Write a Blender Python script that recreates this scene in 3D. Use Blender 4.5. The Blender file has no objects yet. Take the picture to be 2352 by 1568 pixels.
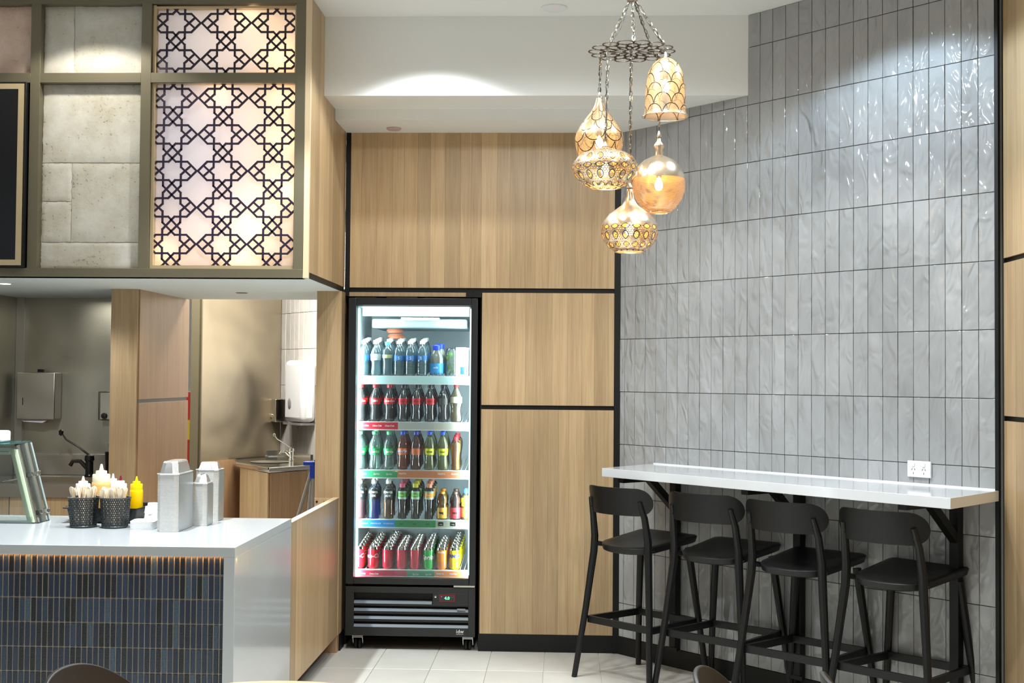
import bpy, bmesh, math, random
from mathutils import Vector, Matrix, Euler
R=random.Random(7)
PI=math.pi
sc=bpy.context.scene
col=sc.collection
# ------------------------------------------------------------------ camera
F_PX,YAW,PITCH,ROLL,CAM_H=2945.69,.0403681,.0291249,.00806507,1.558
fw=Vector((-math.sin(YAW)*math.cos(PITCH),math.cos(YAW)*math.cos(PITCH),math.sin(PITCH)))
rt=Vector((math.cos(YAW),math.sin(YAW),0)); up=rt.cross(fw)
rr=rt*math.cos(ROLL)+up*math.sin(ROLL); uu=up*math.cos(ROLL)-rt*math.sin(ROLL)
cd=bpy.data.cameras.new('camera'); cam=bpy.data.objects.new('camera',cd); col.objects.link(cam)
cd.sensor_width=36; cd.lens=36*F_PX/2352; cd.clip_start=.05
m=Matrix((rr,uu,-fw)).transposed().to_4x4(); m.translation=Vector((0,0,CAM_H)); cam.matrix_world=m
sc.camera=cam
# ------------------------------------------------------------------ world, light, exposure
sc.view_settings.view_transform='Standard'; sc.view_settings.look='None'
sc.view_settings.gamma=1; sc.view_settings.use_curve_mapping=False
sc.view_settings.exposure=0.10
sc.cycles.use_denoising=True; sc.cycles.max_bounces=8; sc.cycles.diffuse_bounces=4; sc.cycles.transparent_max_bounces=24
sc.cycles.caustics_reflective=False; sc.cycles.caustics_refractive=False; sc.cycles.sample_clamp_indirect=4
w=bpy.data.worlds.new('hall'); sc.world=w; w.use_nodes=True
w.node_tree.nodes['Background'].inputs[0].default_value=(.93,.96,1,1); w.node_tree.nodes['Background'].inputs[1].default_value=.34
def lamp(kind,loc,power,color=(1,1,1),rot=(0,0,0),size=.1,size_y=None,spot=None,blend=.2,spec=1):
    ld=bpy.data.lights.new('light',kind); ld.energy=power; ld.color=color
    if kind=='AREA':
        ld.size=size
        if size_y: ld.shape='RECTANGLE'; ld.size_y=size_y
    elif kind=='SPOT': ld.spot_size=math.radians(spot); ld.spot_blend=blend; ld.shadow_soft_size=size
    else: ld.shadow_soft_size=size
    ld.specular_factor=spec
    o=bpy.data.objects.new('light',ld); o.location=loc; o.rotation_euler=rot; col.objects.link(o); return o
COOL=(.93,.97,1); WARM=(1,.72,.42); NEUT=(1,.95,.87)
# recessed downlights and an added wide spot (x, y, z, power, spread)
DOWN=[(-.68,6.19,3.455,62,123,COOL),(1.18,5.50,3.455,58,130,(.62,.81,1)),(-2.35,5.98,3.455,36,124,NEUT),
      (-1.9,5.12,3.455,560,80,(.86,.95,1)),(-.98,5.35,3.455,150,112,COOL),(.40,5.15,3.455,120,120,COOL),(-.25,5.02,3.40,78,168,COOL),(1.05,3.9,3.455,95,120,COOL),(.2,2.6,3.455,70,120,COOL)]  # widest spot has no fitting, added to brighten bulkhead and ceiling
for x,y,z,p,s,c in DOWN: lamp('SPOT',(x,y,z-.012),p,c,spot=s,blend=.25,size=.045)
lamp('SPOT',(-3.005,6.764,2.035),45,COOL,spot=150,blend=.4,size=.04)
lamp('SPOT',(-1.95,7.0,2.035),6,NEUT,spot=150,blend=.4,size=.04)
lamp('AREA',(-2.9,7.55,2.03),4,NEUT,size=.3,size_y=.6)
lamp('POINT',(-3.15,9.6,2.6),22,NEUT,size=.1)
lamp('AREA',(-2.15,9.15,2.80),90,(1,.94,.86),size=.7,size_y=.7)
# fridge lamps, light box lamps, counter strip and pendant bulbs are set in their builders

# ------------------------------------------------------------------ node helpers
def mat(name):
    m=bpy.data.materials.new(name); m.use_nodes=True; nt=m.node_tree; nt.nodes.clear()
    out=nt.nodes.new('ShaderNodeOutputMaterial'); return m,nt,out
def N(nt,t,**k):
    n=nt.nodes.new('ShaderNode'+t)
    for a,b in k.items():
        if a.startswith('i_'):
            n.inputs[a[2:].replace('_',' ')].default_value=b
        else: setattr(n,a,b)
    return n
def L(nt,a,b): nt.links.new(a,b)
def M_(nt,op,a,b=None,c=None):
    n=nt.nodes.new('ShaderNodeMath'); n.operation=op
    for i,v in enumerate((a,b,c)):
        if v is None: continue
        if isinstance(v,(int,float)): n.inputs[i].default_value=v
        else: nt.links.new(v,n.inputs[i])
    return n.outputs[0]
def c4(c): return (c[0],c[1],c[2],1)
def pbr(name,color,rough=.5,metal=0,coat=0,noise=0,nscale=8,bump=0,bscale=60,emit=None,es=0,spec=.5,stretch=None,rand=0,coatr=.05,detail=3):
    m,nt,out=mat(name); b=N(nt,'BsdfPrincipled'); L(nt,b.outputs[0],out.inputs[0])
    b.inputs['Base Color'].default_value=c4(color); b.inputs['Roughness'].default_value=rough; b.inputs['Metallic'].default_value=metal
    b.inputs['Coat Weight'].default_value=coat; b.inputs['Coat Roughness'].default_value=coatr; b.inputs['Specular IOR Level'].default_value=spec
    if emit: b.inputs['Emission Color'].default_value=c4(emit); b.inputs['Emission Strength'].default_value=es
    tc=None
    if noise or bump or rand:
        tc=N(nt,'TexCoord'); v=tc.outputs['Object']
        if stretch:
            mp=N(nt,'Mapping'); mp.inputs['Scale'].default_value=stretch; L(nt,v,mp.inputs[0]); v=mp.outputs[0]
        if rand:
            oi=N(nt,'ObjectInfo'); va=N(nt,'VectorMath',operation='ADD'); 
            cmb=N(nt,'CombineXYZ'); L(nt,M_(nt,'MULTIPLY',oi.outputs['Random'],37.),cmb.inputs[0]); L(nt,M_(nt,'MULTIPLY',oi.outputs['Random'],91.),cmb.inputs[1])
            L(nt,v,va.inputs[0]); L(nt,cmb.outputs[0],va.inputs[1]); v=va.outputs[0]
    if noise or rand:
        nz=N(nt,'TexNoise'); nz.inputs['Scale'].default_value=nscale; nz.inputs['Detail'].default_value=detail; L(nt,v,nz.inputs['Vector'])
        f=M_(nt,'MULTIPLY_ADD',nz.outputs[0],noise*2,1-noise)
        if rand: f=M_(nt,'MULTIPLY',f,M_(nt,'MULTIPLY_ADD',oi.outputs['Random'],rand*2,1-rand))
        mx=N(nt,'VectorMath',operation='SCALE'); mx.inputs[0].default_value=color[:3]; L(nt,f,mx.inputs['Scale']); L(nt,mx.outputs[0],b.inputs['Base Color'])
    if bump:
        nb=N(nt,'TexNoise'); nb.inputs['Scale'].default_value=bscale; nb.inputs['Detail'].default_value=2; L(nt,v,nb.inputs['Vector'])
        bp=N(nt,'Bump'); bp.inputs['Strength'].default_value=1; bp.inputs['Distance'].default_value=bump; L(nt,nb.outputs[0],bp.inputs['Height']); L(nt,bp.outputs[0],b.inputs['Normal'])
    return m
def wood(name,c1,c2,rough=.38,tone=.13):
    m,nt,out=mat(name); b=N(nt,'BsdfPrincipled'); L(nt,b.outputs[0],out.inputs[0])
    tc=N(nt,'TexCoord'); oi=N(nt,'ObjectInfo')
    off=N(nt,'CombineXYZ'); L(nt,M_(nt,'MULTIPLY',oi.outputs['Random'],53.),off.inputs[0]); L(nt,M_(nt,'MULTIPLY',oi.outputs['Random'],31.),off.inputs[2])
    def co(s):
        mp=N(nt,'Mapping'); mp.inputs['Scale'].default_value=s; L(nt,tc.outputs['Object'],mp.inputs[0])
        va=N(nt,'VectorMath',operation='ADD'); L(nt,mp.outputs[0],va.inputs[0]); L(nt,off.outputs[0],va.inputs[1]); return va.outputs[0]
    g=N(nt,'TexNoise'); g.inputs['Scale'].default_value=1; g.inputs['Detail'].default_value=5; g.inputs['Roughness'].default_value=.65; L(nt,co((160,160,3.5)),g.inputs['Vector'])
    g2=N(nt,'TexNoise'); g2.inputs['Scale'].default_value=1; g2.inputs['Detail'].default_value=2; g2.inputs['Distortion'].default_value=.6; L(nt,co((22,22,1.1)),g2.inputs['Vector'])
    f=M_(nt,'MULTIPLY_ADD',g.outputs[0],.75,M_(nt,'MULTIPLY',g2.outputs[0],.55))
    f=M_(nt,'MULTIPLY_ADD',f,1.7,-.60)
    mx=N(nt,'Mix',data_type='RGBA'); L(nt,f,mx.inputs[0]); mx.inputs[6].default_value=c4(c2); mx.inputs[7].default_value=c4(c1)
    v=N(nt,'VectorMath',operation='SCALE'); L(nt,mx.outputs[2],v.inputs[0])
    # long printed staves of other tone
    st=M_(nt,'MULTIPLY_ADD',oi.outputs['Random'],tone*2,1-tone); L(nt,st,v.inputs['Scale'])
    L(nt,v.outputs[0],b.inputs['Base Color']); b.inputs['Roughness'].default_value=rough
    b.inputs['Specular IOR Level'].default_value=.45
    bp=N(nt,'Bump'); bp.inputs['Distance'].default_value=.0003; L(nt,g.outputs[0],bp.inputs['Height']); L(nt,bp.outputs[0],b.inputs['Normal'])
    return m
def clear(name,tint=(1,1,1),refl=1.,rough=.03,ior=1.45,density=0,body=(1,1,1)):
    """thin clear wall: tinted see-through plus a fresnel reflection, optionally milky"""
    m,nt,out=mat(name); tr=N(nt,'BsdfTransparent'); tr.inputs[0].default_value=c4(tint)
    gl=N(nt,'BsdfGlossy'); gl.inputs['Roughness'].default_value=rough
    base=tr.outputs[0]
    if density:
        df=N(nt,'BsdfDiffuse'); df.inputs[0].default_value=c4(body); tl=N(nt,'BsdfTranslucent'); tl.inputs[0].default_value=c4(body)
        ad=N(nt,'MixShader'); ad.inputs[0].default_value=.5; L(nt,df.outputs[0],ad.inputs[1]); L(nt,tl.outputs[0],ad.inputs[2])
        mm=N(nt,'MixShader'); mm.inputs[0].default_value=density; L(nt,base,mm.inputs[1]); L(nt,ad.outputs[0],mm.inputs[2]); base=mm.outputs[0]
    fr=N(nt,'Fresnel'); fr.inputs[0].default_value=ior
    mx=N(nt,'MixShader'); L(nt,M_(nt,'MULTIPLY',fr.outputs[0],refl),mx.inputs[0]); L(nt,base,mx.inputs[1]); L(nt,gl.outputs[0],mx.inputs[2]); L(nt,mx.outputs[0],out.inputs[0])
    return m
def emis(name,c,s):
    m,nt,out=mat(name); e=N(nt,'Emission'); e.inputs[0].default_value=c4(c); e.inputs[1].default_value=s; L(nt,e.outputs[0],out.inputs[0]); return m
def steel(name,color=(.62,.61,.58),rough=.3,swirl=True,brush=(2,2,140)):
    m,nt,out=mat(name); b=N(nt,'BsdfPrincipled'); L(nt,b.outputs[0],out.inputs[0]); b.inputs['Metallic'].default_value=1
    tc=N(nt,'TexCoord'); mp=N(nt,'Mapping'); mp.inputs['Scale'].default_value=brush; L(nt,tc.outputs['Object'],mp.inputs[0])
    n=N(nt,'TexNoise'); n.inputs['Scale'].default_value=1; n.inputs['Detail'].default_value=3; L(nt,mp.outputs[0],n.inputs['Vector'])
    n2=N(nt,'TexNoise'); n2.inputs['Scale'].default_value=2.2; n2.inputs['Distortion'].default_value=1.2 if swirl else 0; n2.inputs['Detail'].default_value=1; L(nt,tc.outputs['Object'],n2.inputs['Vector'])
    wv=N(nt,'TexWave',wave_type='RINGS',rings_direction='Y'); wv.inputs['Scale'].default_value=1.3; wv.inputs['Distortion'].default_value=5; wv.inputs['Detail'].default_value=2; wv.inputs['Detail Scale'].default_value=.7
    mp2=N(nt,'Mapping'); mp2.inputs['Location'].default_value=(-.2,0,-1.35); L(nt,tc.outputs['Object'],mp2.inputs[0]); L(nt,mp2.outputs[0],wv.inputs['Vector'])
    L(nt,M_(nt,'ADD',M_(nt,'MULTIPLY_ADD',M_(nt,'ADD',n2.outputs[0],M_(nt,'MULTIPLY',wv.outputs[1],.5 if swirl else 0)),.14,rough-.08),M_(nt,'MULTIPLY',n.outputs[0],.06)),b.inputs['Roughness'])
    v=N(nt,'VectorMath',operation='SCALE'); v.inputs[0].default_value=color; L(nt,M_(nt,'MULTIPLY_ADD',n2.outputs[0],.3,.85),v.inputs['Scale']); L(nt,v.outputs[0],b.inputs['Base Color'])
    bp=N(nt,'Bump'); bp.inputs['Distance'].default_value=.00015; L(nt,n.outputs[0],bp.inputs['Height']); L(nt,bp.outputs[0],b.inputs['Normal'])
    return m

# ------------------------------------------------------------------ materials
WOOD=wood('oak laminate',(.57,.42,.235),(.36,.225,.112),tone=.17)
WOODD=wood('brown oak laminate',(.52,.34,.19),(.36,.215,.115),tone=.06)
WOODE=pbr('pale edge band',(.72,.56,.36),.4)
BLACK=pbr('black aluminium',(.007,.0075,.007),.45,spec=.3)
BLACKP=pbr('black plastic',(.0065,.007,.0075),.40,spec=.35,bump=.0001,bscale=900)
DARKCH=pbr('dark brown moulded shell',(.022,.019,.017),.5)
SOF=pbr('cool white soffit paint',(.74,.83,.84),.7)
WHITEW=pbr('white plaster',(.78,.78,.75),.7,noise=.02,nscale=3)
CEIL=pbr('ceiling paint',(.84,.86,.84),.75)
STONEW_SHADED=pbr('shade-darkened white stone',(.46,.48,.49),.16,coat=.3,noise=.015,nscale=30); STONEB=pbr('white bar stone',(.74,.77,.79),.12,coat=.3)  # same stone twice: counter copy darkened to put shade on its apron
BRASS=pbr('aged bronze frame',(.155,.135,.085),.42,metal=.25,noise=.05,nscale=4)
GOLDF=pbr('pale gold trim',(.55,.43,.25),.4,metal=.3)
SST=steel('brushed stainless',(.50,.48,.43),.30)
SSTD=steel('dark brushed stainless',(.42,.41,.34),.34)
SSTR=steel('warm smeared stainless',(.62,.545,.41),.36)
SSTB=steel('polished sink steel',(.62,.61,.58),.12,swirl=False)
CHROME=pbr('chrome',(.7,.7,.68),.08,metal=1)
BCHROME=pbr('black nickel',(.05,.05,.05),.12,metal=.8)
GROUT=pbr('grey grout',(.19,.19,.18),.9)
GROUTB=pbr('warm grout',(.36,.33,.27),.9)
GROUTF=pbr('floor grout',(.66,.65,.60),.9)
WHITEP=pbr('white plastic',(.8,.81,.82),.35)
def tilemat(name,c,bd=.015):
    m,nt,out=mat(name); b=N(nt,'BsdfPrincipled'); L(nt,b.outputs[0],out.inputs[0])
    tc=N(nt,'TexCoord'); oi=N(nt,'ObjectInfo'); off=N(nt,'CombineXYZ')
    L(nt,M_(nt,'MULTIPLY',oi.outputs['Random'],61.),off.inputs[0]); L(nt,M_(nt,'MULTIPLY',oi.outputs['Random'],17.),off.inputs[1])
    mp=N(nt,'Mapping'); mp.inputs['Scale'].default_value=(1,1,.5); mp.inputs['Rotation'].default_value=(0,.4,0); L(nt,tc.outputs['Object'],mp.inputs[0])
    va=N(nt,'VectorMath',operation='ADD'); L(nt,mp.outputs[0],va.inputs[0]); L(nt,off.outputs[0],va.inputs[1])
    n=N(nt,'TexNoise'); n.inputs['Scale'].default_value=15; n.inputs['Detail'].default_value=1.1; n.inputs['Distortion'].default_value=1.1; L(nt,va.outputs[0],n.inputs['Vector'])
    n3=N(nt,'TexNoise'); n3.inputs['Scale'].default_value=7; n3.inputs['Detail'].default_value=1; L(nt,va.outputs[0],n3.inputs['Vector'])
    v=N(nt,'VectorMath',operation='SCALE'); v.inputs[0].default_value=c
    L(nt,M_(nt,'MULTIPLY_ADD',n3.outputs[0],.30,M_(nt,'MULTIPLY_ADD',oi.outputs['Random'],.10,.80)),v.inputs['Scale']); L(nt,v.outputs[0],b.inputs['Base Color'])
    b.inputs['Roughness'].default_value=.13
    h=M_(nt,'ADD',M_(nt,'MULTIPLY',n.outputs[0],.6),n3.outputs[0])
    bp=N(nt,'Bump'); bp.inputs['Distance'].default_value=bd; bp.inputs['Strength'].default_value=1; L(nt,h,bp.inputs['Height']); L(nt,bp.outputs[0],b.inputs['Normal'])
    return m
TILE=tilemat('glazed grey white tile',(.355,.362,.36),.027)
TILEB=tilemat('glazed cream tile',(.72,.69,.64),.005)
def bluemat():
    m,nt,out=mat('blue finger tile'); b=N(nt,'BsdfPrincipled'); L(nt,b.outputs[0],out.inputs[0])
    oi=N(nt,'ObjectInfo'); cr=N(nt,'ValToRGB'); cr.color_ramp.interpolation='CONSTANT'
    P=[(0,(.006,.009,.014)),(.14,(.010,.016,.032)),(.3,(.014,.024,.055)),(.5,(.022,.042,.085)),(.66,(.016,.028,.065)),(.8,(.028,.052,.10)),(.93,(.055,.10,.15))]
    e=cr.color_ramp.elements; e[0].position=0; e[0].color=c4(P[0][1]); e[1].position=P[1][0]; e[1].color=c4(P[1][1])
    for p,c in P[2:]: k=e.new(p); k.color=c4(c)
    L(nt,oi.outputs['Random'],cr.inputs[0])
    tc=N(nt,'TexCoord'); n=N(nt,'TexNoise'); n.inputs['Scale'].default_value=260; n.inputs['Detail'].default_value=2; L(nt,tc.outputs['Object'],n.inputs['Vector'])
    v=N(nt,'VectorMath',operation='SCALE'); L(nt,cr.outputs[0],v.inputs[0]); L(nt,M_(nt,'MULTIPLY_ADD',n.outputs[0],1.0,.22),v.inputs['Scale']); L(nt,v.outputs[0],b.inputs['Base Color'])
    b.inputs['Roughness'].default_value=.25
    bp=N(nt,'Bump'); bp.inputs['Distance'].default_value=.0006; L(nt,n.outputs[0],bp.inputs['Height']); L(nt,bp.outputs[0],b.inputs['Normal']); return m
BLUE=bluemat()
FLOORT=pbr('beige stone floor tile',(.60,.58,.52),.32,noise=.10,nscale=6,rand=.05,bump=.0004,bscale=14)
def travertine(nm='travertine',ca=(.44,.40,.30,1),cb=(.61,.59,.52,1)):
    m,nt,out=mat(nm); b=N(nt,'BsdfPrincipled'); L(nt,b.outputs[0],out.inputs[0]); tc=N(nt,'TexCoord'); oi=N(nt,'ObjectInfo')
    cm=N(nt,'CombineXYZ'); L(nt,M_(nt,'MULTIPLY',oi.outputs['Random'],20),cm.inputs[0]); va=N(nt,'VectorMath',operation='ADD'); L(nt,tc.outputs['Object'],va.inputs[0]); L(nt,cm.outputs[0],va.inputs[1])
    a=N(nt,'TexNoise'); a.inputs['Scale'].default_value=5; a.inputs['Detail'].default_value=7; a.inputs['Roughness'].default_value=.7; L(nt,va.outputs[0],a.inputs['Vector'])
    cr=N(nt,'ValToRGB'); e=cr.color_ramp.elements; e[0].position=.3; e[0].color=ca; e[1].position=.62; e[1].color=cb; L(nt,a.outputs[0],cr.inputs[0])
    p=N(nt,'TexNoise'); p.inputs['Scale'].default_value=60; p.inputs['Detail'].default_value=3; L(nt,va.outputs[0],p.inputs['Vector'])
    pr=N(nt,'ValToRGB'); e=pr.color_ramp.elements; e[0].position=.27; e[0].color=(.3,.3,.3,1); e[1].position=.40; e[1].color=(1,1,1,1)
    L(nt,M_(nt,'ADD',p.outputs[0],M_(nt,'MULTIPLY_ADD',a.outputs[0],.5,-.22)),pr.inputs[0])
    mx=N(nt,'Mix',data_type='RGBA',blend_type='MULTIPLY'); mx.inputs[0].default_value=.45; L(nt,cr.outputs[0],mx.inputs[6]); L(nt,pr.outputs[0],mx.inputs[7]); L(nt,mx.outputs[2],b.inputs['Base Color'])
    b.inputs['Roughness'].default_value=.75; bp=N(nt,'Bump'); bp.inputs['Distance'].default_value=.002; L(nt,pr.outputs[0],bp.inputs['Height'])
    bp2=N(nt,'Bump'); bp2.inputs['Distance'].default_value=.003; L(nt,a.outputs[0],bp2.inputs['Height']); L(nt,bp.outputs[0],bp2.inputs['Normal']); L(nt,bp2.outputs[0],b.inputs['Normal']); return m
TRAV=travertine(); TRAVP=travertine('pinkish travertine',(.55,.36,.25,1),(.74,.57,.46,1))
LATT=pbr('dark aubergine lattice',(.018,.010,.028),.4)
def diffuser():
    m,nt,out=mat('frosted diffuser'); t=N(nt,'BsdfTranslucent'); t.inputs[0].default_value=(.84,.86,.88,1); g=N(nt,'BsdfPrincipled'); g.inputs['Base Color'].default_value=(.42,.41,.42,1); g.inputs['Roughness'].default_value=.25
    x=N(nt,'MixShader'); x.inputs[0].default_value=.35; L(nt,t.outputs[0],x.inputs[1]); L(nt,g.outputs[0],x.inputs[2]); L(nt,x.outputs[0],out.inputs[0]); return m
DIFF=diffuser()
GLASS=clear('door glass',(.94,.98,.97),1,.0,1.45)
GLASSG=clear('greenish cabinet glass',(.95,.98,.97),1,.0,1.5,.015,(.8,.9,.85))
GEDGE=clear('bright glass edge',(.8,.92,.9),1,.1,1.5,.7,(.75,.9,.87))

# ------------------------------------------------------------------ geometry
class G:
    def __init__(s): s.v=[]; s.f=[]
    def add(s,v,f):
        n=len(s.v); s.v+= [tuple(p) for p in v]; s.f+=[tuple(i+n for i in q) for q in f]; return s
    def box(s,x0,x1,y0,y1,z0,z1):
        x0,x1=min(x0,x1),max(x0,x1); y0,y1=min(y0,y1),max(y0,y1); z0,z1=min(z0,z1),max(z0,z1)
        return s.add([(x0,y0,z0),(x1,y0,z0),(x1,y1,z0),(x0,y1,z0),(x0,y0,z1),(x1,y0,z1),(x1,y1,z1),(x0,y1,z1)],
              [(0,3,2,1),(4,5,6,7),(0,1,5,4),(1,2,6,5),(2,3,7,6),(3,0,4,7)])
    def prism(s,pts,a,b,axis='z'):
        """polygon extruded a..b; axis y: points are (x,z)"""
        n=len(pts)
        f=(lambda p,t:(p[0],p[1],t)) if axis=='z' else ((lambda p,t:(p[0],t,p[1])) if axis=='y' else (lambda p,t:(t,p[0],p[1])))
        v=[f(p,a) for p in pts]+[f(p,b) for p in pts]
        return s.add(v,[tuple(range(n-1,-1,-1)),tuple(range(n,2*n))]+[(i,(i+1)%n,n+(i+1)%n,n+i) for i in range(n)])
    def lathe(s,prof,n=20,c=(0,0,0),a0=0,a1=2*PI):
        v=[];f=[];full=abs(a1-a0-2*PI)<1e-6; k=n if full else n+1
        for r,z in prof:
            for i in range(k):
                a=a0+(a1-a0)*i/n; v.append((c[0]+r*math.cos(a),c[1]+r*math.sin(a),c[2]+z))
        for j in range(len(prof)-1):
            for i in range(n):
                i2=(i+1)%k if full else i+1
                f.append((j*k+i,j*k+i2,(j+1)*k+i2,(j+1)*k+i))
        s.add(v,f)
        return s
    def cyl(s,p0,p1,r0,r1=None,n=12,cap=True): return s.tube([p0,p1],[r0,r0 if r1 is None else r1],n,cap=cap)
    def tube(s,pts,r,n=8,closed=False,cap=True,sq=None):
        P=[Vector(p) for p in pts]; m=len(P)
        if not isinstance(r,(list,tuple)): r=[r]*m
        v=[];f=[]; prev=None
        for i in range(m):
            if closed: t=(P[(i+1)%m]-P[i-1])
            else: t=(P[min(i+1,m-1)]-P[max(i-1,0)])
            t.normalize()
            if prev is None:
                u=t.cross(Vector((0,0,1)));
                if u.length<.05: u=t.cross(Vector((0,1,0)))
            else: u=prev-t*prev.dot(t)
            u.normalize(); prev=u; w_=t.cross(u)
            for k in range(n):
                a=2*PI*k/n+(PI/4 if n==4 else 0); sx,sy=(1,1) if not sq else sq
                v.append(P[i]+(u*math.cos(a)*sx+w_*math.sin(a)*sy)*r[i])
        for i in range(m if closed else m-1):
            for k in range(n): f.append((i*n+k,i*n+(k+1)%n,((i+1)%m)*n+(k+1)%n,((i+1)%m)*n+k))
        if cap and not closed: f+= [tuple(range(n-1,-1,-1)),tuple((m-1)*n+k for k in range(n))]
        return s.add(v,f)
    def grid(s,fn,nu,nv,thick=0):
        """surface fn(u,v) in 0..1 with thickness given by fn2"""
        v=[fn(i/nu,j/nv) for j in range(nv+1) for i in range(nu+1)]
        f=[(j*(nu+1)+i,j*(nu+1)+i+1,(j+1)*(nu+1)+i+1,(j+1)*(nu+1)+i) for j in range(nv) for i in range(nu)]
        return s.add(v,f)
    def xf(s,mx): s.v=[tuple(mx@Vector(p)) for p in s.v]; return s
def mesh(name,g,m,smooth=True,ang=35):
    me=bpy.data.meshes.new(name); me.from_pydata(g.v,[],g.f); me.materials.append(m)
    bm=bmesh.new(); bm.from_mesh(me); bmesh.ops.recalc_face_normals(bm,faces=bm.faces); bm.to_mesh(me); bm.free()
    if smooth:
        me.polygons.foreach_set('use_smooth',[True]*len(me.polygons)); me.set_sharp_from_angle(angle=math.radians(ang))
    return me
def link(name,me,parent=None,loc=(0,0,0),rot=None):
    o=bpy.data.objects.new(name,me); col.objects.link(o); o.location=loc
    if rot: o.rotation_euler=rot
    if parent: o.parent=parent
    return o
def bev(o,wd,seg=2,lim=30):
    b=o.modifiers.new('b','BEVEL'); b.width=wd; b.segments=seg; b.limit_method='ANGLE'; b.angle_limit=math.radians(lim); b.harden_normals=False; return o
def part(name,g,m,parent=None,bevel=0,smooth=True,ang=35,kind=None,loc=(0,0,0)):
    """loc: origin of the part in its parent's frame; geometry is given in the parent's frame"""
    if tuple(loc)!=(0,0,0): g.xf(Matrix.Translation(-Vector(loc)))
    o=link(name,mesh(name,g,m,smooth,ang),parent,loc)
    if bevel: bev(o,bevel)
    if kind: o['kind']=kind
    return o
def tag(o,label,cat,group=None,kind=None):
    o['label']=label; o['category']=cat
    if group: o['group']=group
    if kind: o['kind']=kind
    return o
def thing(name,label,cat,loc=(0,0,0),rz=0,group=None,kind=None,rot=None):
    o=link(name,None,None,loc,rot or (0,0,rz)); o.empty_display_size=.05; return tag(o,label,cat,group,kind)
def struct(name,g,m,label,cat,bevel=0,smooth=True,loc=(0,0,0)): return tag(part(name,g,m,None,bevel,smooth,loc=loc),label,cat,kind='structure')
def dup(root,loc=None,rz=None,label=None,group=None):
    r=root.copy(); col.objects.link(r)
    if loc is not None: r.location=loc
    if rz is not None: r.rotation_euler=(0,0,rz)
    if label: r['label']=label
    if group: r['group']=group
    for ch in list(root.children):
        c=ch.copy(); col.objects.link(c); c.parent=r
        for q in list(ch.children):
            d=q.copy(); col.objects.link(d); d.parent=c
    return r
_tx={}
def text(s,size,m,ext=.0004,shear=0,bend=0,space=1,bold=0):
    """lettering mesh in the xz plane facing -y, centred; bend = radius of a cylinder it wraps"""
    k=(s,size,m.name,ext,shear,bend,space,bold)
    if k in _tx: return _tx[k]
    cu=bpy.data.curves.new('t','FONT'); cu.body=s; cu.size=size; cu.extrude=0; cu.shear=shear; cu.space_character=space; cu.offset=bold
    cu.align_x='CENTER'; cu.align_y='CENTER'; cu.resolution_u=2
    ob=bpy.data.objects.new('t',cu); col.objects.link(ob); dg=bpy.context.evaluated_depsgraph_get(); me0=ob.evaluated_get(dg).to_mesh()
    v=[tuple(p.co) for p in me0.vertices]; f=[tuple(p.vertices) for p in me0.polygons]
    bpy.data.objects.remove(ob); 
    out=[]
    for x,y,z in v:
        if bend: a=x/bend; out.append((bend*math.sin(a),-bend*math.cos(a)-ext,y))
        else: out.append((x,-ext,y))
    me=bpy.data.meshes.new('lettering'); me.from_pydata(out,[],f); me.materials.append(m); _tx[k]=me; return me
def plain(name,c,**k): return pbr(name,c,k.pop('rough',.5),**k)
INKW=plain('white ink',(.85,.85,.85)); INKK=plain('black ink',(.01,.01,.01)); INKB=plain('navy ink',(.01,.03,.3)); INKG=plain('grey ink',(.25,.25,.25))

# ================================================================== SETTING
CZ=3.46
floor=struct('floor',G().box(-6,6,-3,13,-.1,-.0055),GROUTF,'pale grey-beige tiled floor of the food court','floor')
# individual floor tiles where the photograph shows them
ft=mesh('floor_tile',G().box(-.1505,.1505,-.2985,.2985,-.006,0),FLOORT,False)
for i in range(-6,9):
    for j in range(-4,3):
        o=link('floor_tile',ft,floor,(-.40+.152+.304*i,6.89+.3+.6*j,0)); bev(o,.0012,1)
cg=G().box(-6,6,-3,6.67,CZ,CZ+.15)
ceiling=struct('ceiling',cg,CEIL,'smooth pale grey painted high ceiling','ceiling')
struct('ceiling',G().prism([(6.67,CZ+.15),(6.67,3.04),(7.0,3.04),(7.0,2.98),(7.6,2.98),(7.6,CZ+.15)],-3.7,4,'x'),CEIL,'stepped white bulkhead dropping down in front of the wood wall','bulkhead')
struct('ceiling',G().box(-4,3,7.6,13,2.85,2.95),CEIL,'white ceiling of the room behind the counter','ceiling')
# --- wall_back: black carcass, boards let into it
wb=G()
wb.box(-.479,.5,7.386,7.5,0,2.985)            # right of the fridge niche
wb.box(-1.27,-.479,7.386,7.5,2.03,2.985)      # above the niche
wb.box(-1.27,-1.243,7.372,7.5,2.03,2.985)
wb.box(.290,.345,7.366,7.5,.0,2.985)
wall_back=struct('wall_back',wb,BLACK,'back wall clad in oak laminate panels with black joints','wall')
def boards(parent,u0,u1,z0,z1,fn,m=WOOD,pitch=.078,seed=0,name='board',jit=.25,t=.012):
    """fn(u,depth)->(x,y): a row of upright boards"""
    rr=random.Random(seed); u=u0
    while u<u1-1e-6:
        wv=pitch*(1+rr.uniform(-jit,jit)); e=min(u+wv,u1)
        if u1-e<pitch*.3: e=u1
        g=.0003
        p=[fn(u+g,0),fn(e-g,0),fn(e-g,t),fn(u+g,t)]
        part(name,G().prism(p,z0,z1),m,parent,loc=(p[0][0],p[0][1],z0)); u=e
back=lambda u,d:(u,7.374+d)
boards(wall_back,-1.242,.289,2.080,2.984,back,seed=1)
boards(wall_back,-.472,.289,1.407,2.053,back,seed=2)
boards(wall_back,-.472,.289,.100,1.382,back,seed=3)
part('board',G().box(-1.25,-.566,7.374,7.386,2.029,2.053),WOOD,wall_back,loc=(-1.25,7.374,2.03))
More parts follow.
